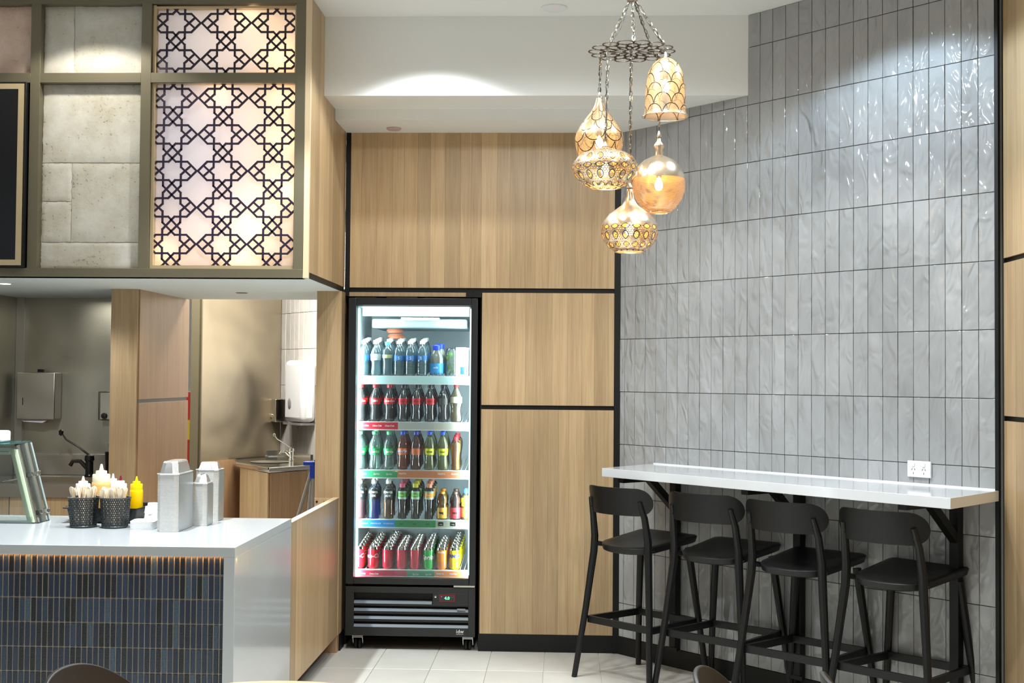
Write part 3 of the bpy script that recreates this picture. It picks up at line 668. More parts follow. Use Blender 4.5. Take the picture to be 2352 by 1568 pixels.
SL=[(.478,.319,.047,'black moulded bar stool nearest the oak panels, first along the bar'),(.971,.24,.137,'second black bar stool from the oak panels, under the bar shelf'),
    (1.465,.235,.093,'third black bar stool from the oak panels, in front of the middle bracket'),(1.967,.197,.048,'black moulded bar stool below the power outlet, last along the bar')]
for i,(s,q,a,lb) in enumerate(SL):
    o=stool if i==0 else dup(stool); o.location=WP(s,q,0); o.rotation_euler=(0,0,a+TA); o['label']=lb; o['group']='black stools along the bar'

# ================================================================== FRIDGE
FX,FY=-.868,7.335; HW=.372
fr=thing('drinks_fridge','tall black glass-door drinks fridge on castors in the oak wall niche','fridge',(FX,FY,0))
FI=pbr('grey fridge liner',(.36,.43,.45),.4); FB=pbr('black fridge coat',(.011,.012,.012),.35)
def fp(name,g,m,par=fr,**k): return part(name,g,m,par,**k)
# carcass
fp('cabinet',G().box(-HW+.006,HW-.004,.045,.66,.385,.40).box(-HW+.006,HW-.004,.62,.66,.09,2.01).box(-HW+.006,-HW+.036,.045,.62,.09,2.01).box(HW-.034,HW-.004,.045,.62,.09,2.01).box(-HW+.006,HW-.004,.045,.62,1.985,2.012).box(-HW+.006,HW-.004,.045,.62,.085,.10),FB)
fp('liner',G().box(-HW+.036,HW-.034,.600,.62,.40,1.985).box(-HW+.036,-HW+.045,.06,.60,.40,1.985).box(HW-.045,HW-.034,.06,.60,.40,1.985).box(-HW+.036,HW-.034,.06,.62,.40,.412).box(-HW+.036,HW-.034,.06,.62,1.972,1.985),FI)
# door
D=part('door',G().box(-HW,-.327,0,.042,.378,2.018).box(.337,HW+.002,0,.042,.378,2.018).box(-.327,.337,0,.042,.378,.417).box(-.327,.337,0,.042,1.976,2.018),FB,fr,bevel=.003)
part('glass_pane',G().box(-.327,.337,.010,.0115,.417,1.976),GLASS,D)
part('door_catch',G().box(.25,.37,-.002,.04,.368,.377),pbr('pale catch',(.5,.5,.45),.4),D)
part('top_vent',G().box(-.34,-.22,.05,.2,2.012,2.024).box(-.16,.02,.05,.2,2.012,2.026).box(.06,.14,.05,.2,2.012,2.022),BRASS,fr)
# lit header inside
fp('sign_light',G().box(-.300,.318,.062,.10,1.917,1.972),emis('cool sign light',(.80,.97,1),2.0))
fp('air_vent',G().box(-.08,.14,.10,.16,1.895,1.91),WHITEP)
for k in range(16): fp('vent_slot',G().box(-.06+k*.0115,-.055+k*.0115,.0985,.10,1.897,1.908),BLACK)
fp('fan_cover',G().box(-.26,.30,.16,.60,1.85,1.905),pbr('teal grey cover',(.20,.27,.29),.4),bevel=.01)
fp('light_tube',G().box(-.324,-.312,.05,.062,.43,1.96).box(.326,.334,.05,.062,.43,1.96),emis('cool fridge tube',(.72,.95,1),2.2))
for x,rz in ((-.318,-.5),(.322,.5)):
    lamp('AREA',(FX+x,FY+.066,1.15),11,(.84,.96,1),rot=(PI/2,0,rz),size=.02,size_y=1.5)
for z in (1.90,): lamp('AREA',(FX,FY+.09,z),2.2,(.85,.97,1),rot=(.75,0,0),size=.6,size_y=.03)
TILT=.105
SHZ=[1.573,1.306,1.027,.741,.451]
ALU=pbr('white wire shelf',(.75,.8,.8),.3)
strips=[[(-.331,.337,(.55,.80,.80))],[(-.331,-.09,(.62,.03,.05)),(-.09,.12,(.55,.56,.53)),(.12,.337,(.62,.60,.52))],
        [(-.331,-.09,(.04,.36,.15)),(-.09,.337,(.75,.28,.13))],[(-.331,-.10,(.03,.30,.72)),(-.10,.135,(.05,.32,.12)),(.135,.27,(.50,.52,.42)),(.27,.337,(.7,.7,.68))],
        [(-.331,-.03,(.55,.03,.07)),(-.03,.13,(.04,.32,.15)),(.13,.337,(.80,.26,.08))]]
sm={}
for i,z in enumerate(SHZ):
    sh=fp('shelf',G().box(-.332,.332,.095,.12,z-.008,z-.002),ALU)
    g=G()
    for k in range(27): g.cyl((-.325+.025*k,.11,z-.0045),(-.325+.025*k,.59,z-.0045+.48*TILT),.002,n=6)
    part('shelf_wires',g,ALU,sh)
    part('shelf_lip',G().box(-.332,.337,.088,.094,z-.052,z-.046),WHITEP,sh)
    for a,b,c in strips[i]:
        k=tuple(c)
        if k not in sm: sm[k]=plain('price strip',c,rough=.3)
        part('price_strip',G().box(a,b,.085,.091,z-.046,z-.006),sm[k],sh)
def put(me,par,x,y,z,rot=0): return link('lettering',me,par,(x,y,z),(0,0,rot))
cols=[-1.184,-1.100,-1.015,-.934,-.857,-.778,-.701,-.625]; cl=[c-FX for c in cols]
shelves=[o for o in fr.children if o.name.startswith('shelf')]
for x in (-.288,-.213,-.140): put(text('Coca-Cola',.0125,INKW,shear=.3,bold=.0003),shelves[1],x,.0845,SHZ[1]-.026)
for x in (-.290,-.213,-.140): put(text('Sprite',.0155,INKW,shear=.3),shelves[2],x,.0845,SHZ[2]-.026)
for x in (-.06,.165,.245,.315): put(text('FANTA',.0135,INKW,bold=.0004),shelves[2],x,.0845,SHZ[2]-.023)
for x in (-.288,-.213,-.138): put(text('POWERADE',.011,INKW),shelves[3],x,.0845,SHZ[3]-.026)
for x in (-.065,.012,.088): put(text('tea',.016,INKK),shelves[3],x,.0845,SHZ[3]-.026)
for x in (.165,.235): 
    part('logo',G().box(x-.015,x+.015,.0842,.085,SHZ[3]-.036,SHZ[3]-.014),INKK,shelves[3]); put(text('teq',.012,INKW),shelves[3],x,.0838,SHZ[3]-.026)
for x in (-.298,-.222): put(text('Coca-Cola',.0125,INKW,shear=.3,bold=.0003),shelves[4],x,.0845,SHZ[4]-.026)
for x in (.02,.095): put(text('Sprite',.0155,INKW,shear=.3),shelves[4],x,.0845,SHZ[4]-.026)
for x in (.163,.240): put(text('FANTA',.0135,INKW,bold=.0004),shelves[4],x,.0845,SHZ[4]-.022)
put(text('FANTA',.0135,INKW,bold=.0004),shelves[4],.317,.0845,SHZ[4]-.022)
# plinth grille
gl=fp('grille',G().box(-HW+.002,-.322,.002,.05,.085,.364).box(.334,HW+.001,.002,.05,.085,.364).box(-.322,.334,.002,.05,.085,.135).box(-.322,.334,.002,.05,.330,.364)
   .box(-.322,.334,.010,.05,.165,.18).box(-.322,.334,.010,.05,.21,.225).box(-.322,.334,.010,.05,.255,.268).box(.13,.334,.002,.05,.262,.33),FB,bevel=.001)
part('grille_back',G().box(-.33,.34,.046,.056,.10,.36),BLACK,gl)
SL_=pbr('grey-blue slat',(.10,.13,.15),.35)
for z,x1 in ((.135,.334),(.180,.334),(.225,.334),(.268,.125)):
    part('slat',G().prism([(.004,z),(.03,z+.002),(.03,z+.016),(.016,z+.014)],-.322,x1,'x'),SL_,gl)
part('display',G().box(.170,.258,-.001,.004,.285,.325),plain('red display surround',(.25,.01,.015)),gl)
part('display_glass',G().box(.174,.254,-.002,-.001,.289,.321),pbr('dark lens',(.02,.008,.01),.1),gl)
put(text('4.0',.024,emis('green digits',(.1,1,.35),3),bold=.0005),gl,.213,-.0035,.305)
put(text('OO OO',.006,INKG),gl,.241,-.0035,.312); part('indicator',G().box(.180,.183,-.0028,-.002,.312,.315),emis('violet led',(.3,.1,1),4),gl)
part('key_lock',G().lathe([(0,0),(.007,0),(.006,.003),(0,.004)],14).xf(Matrix.Translation((.146,.002,.312))@Matrix.Rotation(PI/2,4,'X')),CHROME,gl)
part('badge',G().box(.27,.318,.0,.004,.238,.246),INKG,gl)
bd=part('maker_plate',G().box(.258,.322,-.0005,.002,.098,.134),FB,gl)
put(text('idw',.030,INKW),gl,.288,-.0012,.117); put(text('REFRIGERATION',.0055,INKW),gl,.288,-.0012,.1015)
# castors
def castor(x,y,s):
    c=fp('castor',G().box(x-.03,x+.03,y-.028,y+.028,.078,.086).prism([(y-.018,.078),(y+.022,.078),(y+.030,.028),(y+.012,.028)],x-.030,x-.026,'x').prism([(y-.018,.078),(y+.022,.078),(y+.030,.028),(y+.012,.028)],x+.026,x+.030,'x').box(x-.03,x+.03,y-.02,y+.02,.068,.072),CHROME)
    for dx in (-.011,.011):
        part('wheel',G().lathe([(0,-.008),(.026,-.008),(.0305,-.004),(.0305,.004),(.026,.008),(0,.008)],20).xf(Matrix.Translation((x+dx,y+.02,.0305))@Matrix.Rotation(PI/2,4,'Y')),BLACKP,c)
for x in (-.305,.330):
    for y in (.055,.56): castor(x,y,1)
# ------------------------------------------------------------------ drinks
SHELL=clear('clear bottle plastic',(.94,.97,.97),2.2,.08,1.45,.07,(.75,.9,.92)); WATER=clear('water',(.85,.97,1),.5,.05,1.33,.55,(.50,.78,.86))
def liquid(n,c,d=.8): return clear(n,tuple(min(1,x*1.3+.05) for x in c),.4,.1,1.35,d,tuple(min(.95,x*1.35) for x in c))
COLA=pbr('cola',(.012,.004,.003),.08,coat=.6); L_OR=liquid('orange drink',(.62,.15,.02)); L_DOR=liquid('dark orange drink',(.36,.07,.02)); L_YL=liquid('cloudy lemon drink',(.58,.58,.30)); L_JU=liquid('orange juice',(.85,.36,.03),.95)
L_RED=liquid('red drink',(.45,.02,.04),.85); L_BLU=liquid('blue drink',(.02,.16,.55),.85); L_AMB=liquid('amber drink',(.40,.17,.02),.8); L_TEA=liquid('brown tea',(.10,.055,.03),.85); L_PALE=clear('clear drink',(.85,.93,.90),.4,.1,1.33,.25,(.5,.62,.58)); L_CR=liquid('cream drink',(.72,.60,.38),.9); L_MILK=liquid('pale yellow milk',(.80,.85,.62),.95)
cmat={}
def cm_(c,r=.35):
    k=(tuple(c),r)
    if k not in cmat: cmat[k]=plain('coloured plastic',c,rough=r)
    return cmat[k]
def prof_cola(h,r): return [(0,0),(r*.80,0),(r*.92,h*.02),(r*.95,h*.10),(r*.80,h*.28),(r*.82,h*.36),(r*.99,h*.46),(r,h*.50),(r,h*.62),(r*.93,h*.68),(r*.60,h*.80),(r*.38,h*.88),(r*.36,h*.925)]
def prof_water(h,r): 
    p=[(0,0),(r*.85,0),(r,h*.025)]
    for i in range(5): p+=[(r,h*(.06+.08*i)),(r*.93,h*(.085+.08*i)),(r,h*(.11+.08*i))]
    return p+[(r,h*.62),(r*.93,h*.70),(r*.62,h*.82),(r*.42,h*.88),(r*.40,h*.925)]
def prof_sport(h,r): return [(0,0),(r*.85,0),(r*.96,h*.03),(r*.90,h*.15),(r*.86,h*.30),(r*.94,h*.44),(r,h*.55),(r,h*.72),(r*.80,h*.78),(r*.48,h*.82),(r*.44,h*.885)]
def prof_tea(h,r): return [(0,0),(r*.78,0),(r*.86,h*.03),(r*.74,h*.25),(r*.84,h*.48),(r,h*.62),(r,h*.76),(r*.85,h*.84),(r*.56,h*.885),(r*.54,h*.90)]
def prof_short(h,r): return [(0,0),(r*.9,0),(r,h*.03),(r,h*.42),(r*.86,h*.48),(r*.86,h*.52),(r,h*.58),(r*.98,h*.74),(r*.6,h*.86),(r*.5,h*.90)]
def rad_at(p,z):
    for (r0,z0),(r1,z1) in zip(p,p[1:]):
        if z0<=z<=z1 and z1>z0: return r0+(r1-r0)*(z-z0)/(z1-z0)
    return p[-1][0]
def bottle(name,label,cat,prof,h,r,liq,fill,cap,caph=.02,capr=None,lab=None,txt=None,marks=None,sportcap=False):
    t=thing(name,label,cat); p=prof(h,r); zt=p[-1][1]
    part('shell',G().lathe(p,18),SHELL,t,ang=60)
    fz=h*fill; q=[(max(a-.0016,0),b+.0015) for a,b in p if b<fz]; q.append((rad_at(p,fz)-.0016,fz)); q.append((0,fz)); part('drink',G().lathe(q,18),liq,t,ang=60)
    cr=capr or r*.48
    if sportcap: part('cap',G().lathe([(cr,zt-.003),(cr,zt+caph*.6),(cr*.8,zt+caph*.75),(cr*.55,zt+caph),(0,zt+caph)],16),cm_(cap),t)
    else: part('cap',G().lathe([(cr,zt-.003),(cr*1.02,zt+caph*.85),(cr*.9,zt+caph),(0,zt+caph)],16),cm_(cap),t)
    if lab:
        for (a,b,c) in lab:
            za,zb=a*h,b*h; n=4; pr=[(rad_at(p,za+(zb-za)*i/n)+.0006,za+(zb-za)*i/n) for i in range(n+1)]
            l_=part('label',G().lathe(pr,20),cm_(c,.45),t)
        if txt:
            for (s,sz,ink,zz,kw) in txt:
                link('lettering',text(s,sz,ink,bend=rad_at(p,zz*h)+.001,**kw),l_,(0,0,zz*h))
    return t
RED=(.62,.015,.02)
def protos():
    P={}
    P['water']=bottle('water_bottle','p','water bottle',prof_water,.203,.0315,WATER,.8,(.82,.86,.86),.016,.0145,[(.42,.58,(.03,.16,.42))],[('S',.026,INKW,.50,dict())])
    P['water2']=bottle('water_bottle','p','water bottle',prof_cola,.203,.031,WATER,.8,(.85,.87,.86),.018,.016,[(.44,.62,(.62,.74,.80))],[('~',.03,INKB,.53,dict())])
    P['water3']=bottle('water_bottle','p','water bottle',prof_sport,.203,.031,WATER,.75,(.10,.45,.75),.018,.015,[(.50,.60,(.45,.55,.25))])
    P['cola']=bottle('cola_bottle','p','soft drink',prof_cola,.215,.032,COLA,.80,(.60,.03,.03),.016,.015,[(.47,.635,RED)],[('Coca-Cola',.017,INKW,.555,dict(shear=.3,bold=.0003))])
    P['cola0']=bottle('cola_bottle','p','soft drink',prof_cola,.215,.032,COLA,.80,(.50,.03,.04),.016,.015,[(.47,.635,RED)],[('ZERO',.016,INKW,.555,dict(bold=.0004))])
    P['coladark']=bottle('cola_bottle','p','soft drink',prof_cola,.215,.032,COLA,.80,(.03,.02,.02),.016,.015,[(.47,.635,(.50,.012,.02))],[('Coca-Cola',.017,cm_((.08,.0,.0)),.555,dict(shear=.3))])
    P['cream']=bottle('cream_soda_bottle','p','soft drink',prof_cola,.222,.034,L_CR,.9,(.60,.05,.04),.018,.015,[(.50,.66,(.80,.74,.55))])
    P['dark']=bottle('dark_bottle','p','soft drink',prof_cola,.215,.032,COLA,.80,(.02,.02,.02),.016,.015,[(.47,.635,(.05,.05,.045))])
    P['green']=bottle('lemonade_bottle','p','soft drink',prof_cola,.222,.0325,L_PALE,.8,(.10,.48,.20),.016,.015,[(.38,.55,(.03,.42,.12))],[('Sprite',.024,INKW,.465,dict(shear=.3,bold=.0004))])
    P['orange']=bottle('orange_soda_bottle','p','soft drink',prof_cola,.222,.0325,L_OR,.82,(.02,.08,.55),.016,.015,[(.39,.56,(.72,.16,.02))],[('FANTA',.020,INKB,.475,dict(bold=.0012)),('FANTA',.020,INKW,.478,dict(bold=.0002,ext=.0012))])
    P['orange2']=bottle('orange_soda_bottle','p','soft drink',prof_cola,.222,.0325,L_DOR,.82,(.03,.06,.42),.016,.015,[(.39,.56,(.60,.15,.05))])
    P['lemon']=bottle('lemon_soda_bottle','p','soft drink',prof_cola,.222,.0325,L_YL,.86,(.02,.10,.65),.016,.015,[(.39,.56,(.62,.62,.02))],[('lemon',.015,cm_((.10,.16,.02)),.475,dict(bold=.0006))])
    P['juice']=bottle('juice_bottle','p','juice',prof_tea,.19,.030,L_JU,.84,(.60,.03,.04),.02,.0155)
    for n,l,c in (('sred',L_RED,(.6,.03,.03)),('sblue',L_BLU,(.05,.35,.8)),('samber',L_AMB,(.85,.4,.05))):
        P[n]=bottle('sports_drink_bottle','p','sports drink',prof_sport,.232,.033,l,.60,(.80,.80,.76),.026,.0155,[(.48,.73,(.012,.018,.02))],[('POWER',.017,INKW,.66,dict(bold=.0007)),('ADE',.017,INKW,.575,dict(bold=.0007))],sportcap=True)
    for n,c in (('tpink',(.72,.14,.22)),('tyel',(.72,.64,.06)),('tsal',(.75,.28,.16))):
        P[n]=bottle('iced_tea_bottle','p','iced tea',prof_tea,.205,.030,L_TEA,.85,c,.021,.017,[(.56,.62,(.45,.55,.48)),(.62,.74,(.10,.36,.03) if n!='tsal' else (.75,.30,.03)),(.74,.79,(.30,.42,.30))],[('tea',.017,INKW,.68,dict())])
    P['yamb']=bottle('fruit_tea_bottle','p','fruit tea',prof_short,.165,.031,liquid('golden tea',(.62,.33,.03)),.86,(.75,.32,.04),.012,.016,[(.0+.04,.42,(.66,.36,.05))],[('teq',.020,INKK,.24,dict(bold=.001))])
    P['yred']=bottle('fruit_tea_bottle','p','fruit tea',prof_short,.165,.031,liquid('red tea',(.22,.06,.03)),.86,(.10,.06,.04),.012,.016,[(.04,.42,(.60,.05,.07))],[('teq',.020,INKK,.24,dict(bold=.001))])
    P['choc']=bottle('flavoured_milk_bottle','p','flavoured milk',prof_short,.172,.032,liquid('yellow milk',(.80,.50,.03),.95),.8,(.05,.2,.7),.026,.016,[(.10,.46,(.72,.10,.02)),(.46,.74,(.85,.60,.02))],sportcap=True)
    P['milk']=bottle('milk_bottle','p','milk',lambda h,r:[(0,0),(r*.9,0),(r,h*.03),(r,h*.55),(r*.9,h*.68),(r*.62,h*.80),(r*.5,h*.87)],.172,.040,L_MILK,.85,(.01,.05,.62),.026,.024,[(.02,.40,(.03,.25,.55))],[('milk',.017,INKW,.25,dict())])
    def can(name,c,txt=None,c2=None):
        t=thing(name,'p','drink can'); h,r=.128,.0315
        pr=[(0,.003),(r*.72,0),(r*.82,.004),(r,.012),(r,h-.016)]
        part('body',G().lathe(pr,20),cm_(c,.22),t,ang=50)
        part('lid',G().lathe([(r,h-.016),(r*.84,h-.003),(r*.86,h),(r*.80,h),(r*.78,h-.004),(0,h-.004)],20),CHROME,t,ang=40)
        part('ring_pull',G().lathe([(.004,.0),(.009,.0),(.009,.002),(.004,.002),(.004,0)],12,(0,-.004,h-.003)),CHROME,t)
        if c2: part('band',G().lathe([(r+.0004,.014),(r+.0004,.045)],20),cm_(c2,.3),t)
        if txt:
            s,sz,ink,zz,kw=txt; link('lettering',text(s,sz,ink,bend=r+.0008,**kw),t,(0,0,zz))
        return t
    P['can_red']=can('cola_can',(.60,.012,.025),('Coca-Cola',.034,INKW,.075,dict(shear=.3,bold=.0006)))
    P['can_red2']=can('cola_can',(.50,.010,.035)); P['can_green']=can('lemonade_can',(.02,.36,.06),('Sprite',.036,INKW,.070,dict(shear=.3,bold=.0006)))
    P['can_or']=can('orange_soda_can',(.80,.22,.01),('FANTA',.014,INKW,.100,dict(bold=.0004)),(.62,.16,.02)); P['can_yel']=can('lemon_soda_can',(.78,.72,.01),('FANTA',.026,INKB,.078,dict(bold=.0016)),(.75,.55,.01))
    return P
P=protos()
ORD=['first','second','third','fourth','fifth','sixth','seventh','eighth']
DEP=['at the front','second back','third back','fourth back','fifth back','sixth back','seventh back']
SN=['top','second','middle','fourth','bottom']
used=set(); root_objs=[]
cols0=[-1.171,-1.098,-1.030,-.963,-.896,-.826,-.701,-.625]
def place(key,shelf,ci,depth,dx=0,dy=0,desc='',pitch=.070,grp=''):
    src=P[key]; loc=((cols0 if shelf==0 else cols)[ci]+dx,7.470+pitch*depth+dy,SHZ[shelf]-.0015+TILT*(pitch*depth+dy+.032)*(depth>0 or dy>0))
    lb='%s, %s of %s shelf, %s'%(desc,ORD[ci],SN[shelf],DEP[depth])
    rz=R.uniform(-.35,.35)
    if key not in used: o=src; used.add(key); o.location=loc; o.rotation_euler=(0,0,rz*.3); o['label']=lb; o['group']=grp
    else: o=dup(src,loc,rz if depth else rz*.6,lb,grp)
    return o
# top shelf
W=['water','water2','water3','water','water','water']
ds={'water':'water bottle with a blue band','water2':'water bottle with a pale blue label','water3':'water bottle with a light blue cap'}
for ci in range(6):
    for dpt in range(4): place(W[ci] if dpt==0 else 'water',0,ci,dpt,dx=.0,desc=ds[W[ci] if dpt==0 else 'water'],grp='water bottles on the top fridge shelf')
for dpt in range(2): place('milk',0,6,dpt,dx=-.042+.012*dpt,dy=.015+.018*dpt,desc='milk bottle with dark blue cap',grp='milk bottles on the top fridge shelf')
C2=['cola','cola0','cola','coladark','coladark','coladark','dark','cream']
d2={'cola':'red-capped cola bottle','cola0':'red-capped zero-sugar cola bottle','coladark':'black-capped cola bottle','dark':'dark unlabelled-looking soda bottle','cream':'cream-coloured soda bottle with a red cap'}
for ci in range(8):
    for dpt in range(3 if ci<7 else 1): place(C2[ci],1,ci,dpt,dx=.0,desc=d2[C2[ci]],grp='soda bottles on the second fridge shelf')
C3=['green','green','green','orange','orange2','lemon','lemon','juice']
d3={'green':'green-labelled lemonade bottle','orange':'orange soda bottle with blue cap','orange2':'darker orange soda bottle','lemon':'cloudy lemon soda bottle with yellow label','juice':'slim orange juice bottle with red cap'}
for ci in range(8):
    for dpt in range(3): place(C3[ci],2,ci,dpt,desc=d3[C3[ci]],grp='soda bottles on the middle fridge shelf')
C4=['sred','sblue','samber','tpink','tyel','tsal','yamb','yred']
d4={'sred':'red sports drink bottle','sblue':'blue sports drink bottle','samber':'amber sports drink bottle','tpink':'iced tea bottle with pink cap','tyel':'iced tea bottle with yellow cap','tsal':'iced tea bottle with salmon cap','yamb':'short golden fruit tea bottle','yred':'short red fruit tea bottle'}
for ci in range(8):
    for dpt in range(4 if ci in (3,4,5) else 2 if ci<3 else 2): place(C4[ci],3,ci,dpt,desc=d4[C4[ci]],grp='drinks on the fourth fridge shelf')
o=P['choc']; o.location=(-.562,7.475,SHZ[3]-.002); o['label']='yellow and red flavoured milk bottle at the hinge end of the fourth fridge shelf'; o['group']='drinks on the fourth fridge shelf'
C5=['can_red','can_red','can_red2','can_red2','can_red2','can_green','can_or','can_yel']; NB=[6,6,7,5,6,6,5,7]
d5={'can_red':'red cola can with white script','can_red2':'plain red cola can','can_green':'green lemonade can','can_or':'orange soda can','can_yel':'yellow lemon soda can'}
for ci in range(8):
    for dpt in range(NB[ci]): place(C5[ci],4,ci,dpt,desc=d5[C5[ci]],pitch=.066,grp='drink cans on the bottom fridge shelf')
# packs on the top shelf
zt=SHZ[0]-.002
t=thing('salad_pack','clear pack of green leaves on the top fridge shelf','food pack',(-.655,7.50,zt))
g=G()
for k in range(46):
    a,b=R.uniform(-.034,.034),R.uniform(-.02,.05); z=R.uniform(0,.12); an=R.uniform(0,6.28); l=R.uniform(.02,.035)
    g.add([(a,b,z),(a+l*math.cos(an)*.4,b+.004,z+l*.5),(a+l*math.cos(an)*.2,b+.01,z+l),(a-l*.25,b+.003,z+l*.5)],[(0,1,2,3)])
part('leaves',g,pbr('salad leaf',(.12,.33,.03),.5,noise=.4,nscale=60),t,kind='stuff'); part('wrap',G().lathe([(0,0),(.040,0),(.042,.01),(.040,.14),(.03,.16),(0,.165)],14),SHELL,t)
for i,(x,y) in enumerate(((-.600,7.49),(-.590,7.57))):
    t=thing('milk_carton','white carton with blue print on the top fridge shelf, %s'%('by the glass' if i==0 else 'behind the front carton'),'carton',(x,y,zt),group='cartons in the fridge')
    part('box',G().box(-.03,.03,-.03,.03,0,.135),WHITEP,t,bevel=.002); part('gable',G().prism([(-.03,.135),(.03,.135),(.004,.158),(.004,.168),(-.004,.168),(-.004,.158)],-.03,.03,'x'),WHITEP,t)
    part('print',G().box(-.002,.022,-.0306,-.03,.01,.055),cm_((.02,.08,.6)),t)
for i,(z,dx) in enumerate(((0,0),(.034,-.008))):
    t=thing('orange_sachet','%s pinkish orange wrapped pack on the water bottles in the fridge'%('lower' if i==0 else 'upper'),'food pack',(-1.000+dx,7.62,zt+.235+z),group='orange packs in the fridge')
    part('wrap',G().lathe([(0,-.016),(.02,-.014),(.026,0),(.02,.014),(0,.016)],14).xf(Matrix.Scale(2.0,4,(1,0,0))),pbr('salmon wrap',(.80,.26,.14),.4,noise=.2,nscale=30),t)

# ================================================================== COUNTER ITEMS
ZC=.895
def basket(x,y,label):
    t=thing('woven_basket',label,'basket',(x,y,ZC),group='black baskets of wooden cutlery')
    g=G(); nu,nv=44,13; h=.132
    def pt(u,v_): 
        r=.055+.0095*v_; a=2*PI*u; rr_=r+.0012*math.sin(u*nu*PI); return (rr_*math.cos(a),rr_*math.sin(a),.006+h*v_*.94)
    for j in range(nv):
        for i in range(nu):
            off=.5*(j%2); u0=(i+off)/nu; u1=(i+1+off)/nu; v0=j/nv; v1=(j+1)/nv; k=.30 if (i+j)%2 else .26
            ou=[pt(u0,v0),pt(u1,v0),pt(u1,v1),pt(u0,v1)]; um,vm=(u0+u1)/2,(v0+v1)/2
            inn=[pt(um+(a-um)*k*1.6,vm+(b-vm)*k*1.9) for a,b in ((u0,v0),(u1,v0),(u1,v1),(u0,v1))]
            g.add(ou+inn,[(0,1,5,4),(1,2,6,5),(2,3,7,6),(3,0,4,7)])
    w_=part('woven_wall',g,BLACKB,t,smooth=False); sd=w_.modifiers.new('s','SOLIDIFY'); sd.thickness=.0022
    part('rim',G().tube([((.066)*math.cos(a*PI/16),.066*math.sin(a*PI/16),.130) for a in range(32)],.0032,8,closed=True),BLACKB,t)
    part('base',G().lathe([(0,0),(.053,0),(.057,.008),(.055,.010),(0,.006)],28),BLACKB,t)
    return t
BLACKB=pbr('dark slate plastic weave',(.016,.021,.022),.42)
SPW=pbr('pale birch wood',(.80,.66,.48),.6,rand=.12,noise=.05)
def spoon_mesh():
    g=G(); pts=[]; n=14
    prof=[(0,.0035),(.06,.0038),(.11,.0042),(.128,.007),(.140,.0105),(.150,.0105),(.156,.007),(.159,.0)]
    l=[(-w_,z) for z,w_ in prof]+[(w_,z) for z,w_ in reversed(prof[:-1])]
    g.prism(l,-.0008,.0008,'y'); return mesh('wooden_spoon',g,SPW)
spm=spoon_mesh()
def spoons(x,y,n,label):
    for k in range(n):
        a=2.399*k; r=.053*math.sqrt((k+.5)/n); 
        o=link('wooden_spoon',spm,None,(x+r*.75*math.cos(a),y+r*.75*math.sin(a),ZC+.0105+R.uniform(0,.010)),(-math.sin(a)*.14*r/.053+R.uniform(-.03,.03),math.cos(a)*.14*r/.053+R.uniform(-.03,.03),R.uniform(0,6.28)))
        tag(o,label,'spoon','wooden spoons in the basket'+(' by the tray' if x<-2 else ' by the napkins'))
basket(-2.096,5.556,'black woven basket of wooden cutlery farther from the foil trays'); spoons(-2.096,5.556,36,'wooden spoon standing in the basket nearer the glass case')
basket(-1.955,5.553,'black woven basket of wooden cutlery beside the white napkins'); spoons(-1.955,5.553,36,'wooden spoon standing in the basket beside the napkins')
t=thing('black_tray','deep black tray holding the squeeze bottles behind the baskets','tray',(-2.07,5.83,ZC))
g=G(); 
def rr_(hx,hy,z,r=.02,n=4):
    p=[]
    for cx_,cy_,a0 in ((hx-r,hy-r,0),(-hx+r,hy-r,PI/2),(-hx+r,-hy+r,PI),(hx-r,-hy+r,1.5*PI)):
        for i in range(n+1): a=a0+PI/2*i/n; p.append((cx_+r*math.cos(a),cy_+r*math.sin(a),z))
    return p
def loft(rings,cap0=True,cap1=True):
    n=len(rings[0]); v=sum(rings,[]); f=[(j*n+i,j*n+(i+1)%n,(j+1)*n+(i+1)%n,(j+1)*n+i) for j in range(len(rings)-1) for i in range(n)]
    if cap0: f.append(tuple(range(n-1,-1,-1)))
    if cap1: f.append(tuple((len(rings)-1)*n+i for i in range(n)))
    return G().add(v,f)
part('dish',loft([rr_(.145,.12,0),rr_(.150,.125,.004),rr_(.160,.135,.062),rr_(.175,.15,.066),rr_(.175,.15,.07),rr_(.158,.133,.068),rr_(.147,.122,.008)],True,True),BLACKP,t)
part('handle',G().box(-.195,-.17,-.05,.05,.062,.068),BLACKP,t,bevel=.002); part('handle',G().box(.17,.195,-.05,.05,.062,.068),BLACKP,t,bevel=.002)
def squeeze(x,y,h,r,body,capc,nozc,label,z=ZC+.010,capr=None,wide=False,lab=None):
    t=thing('squeeze_bottle',label,'sauce bottle',(x,y,z),group='squeeze bottles in the black tray')
    part('body',G().lathe([(0,0),(r*.93,0),(r,.006),(r,h*.62),(r*.98,h*.66),(r*.86,h*.70),(r*.84,h*.72)],24),body,t)
    part('cap',G().lathe([(r*.92,h*.68),(r*.92,h*.80),(r*.88,h*.815),(r*.60,h*.82),(r*.58,h*.875),(r*.3,h*.885),(0,h*.885)],24),capc,t)
    part('nozzle',G().lathe([(r*.26,h*.88),(r*.22,h*.90),(r*.11,h*.995),(0,h)],14),nozc,t)
    if lab: part('label',G().lathe([(r+.0006,h*.20),(r+.0006,h*.40)],20,a0=-2.2,a1=-.6),WHITEP,t)
    return t
CREAM=pbr('cream plastic',(.85,.72,.50),.35); SAUCE=pbr('peach sauce',(.80,.47,.16),.35,noise=.05,nscale=40)
squeeze(-2.094,5.76,.252,.0425,SAUCE,CREAM,CREAM,'wide squeeze bottle of peach sauce with cream lid, tallest in the tray')
squeeze(-2.215,5.86,.188,.036,pbr('pinkish sauce',(.78,.62,.60),.35),pbr('pale pink lid',(.82,.70,.74),.35),pbr('peach nozzle',(.80,.52,.40),.4),'squeeze bottle with pale pink lid and peach nozzle')
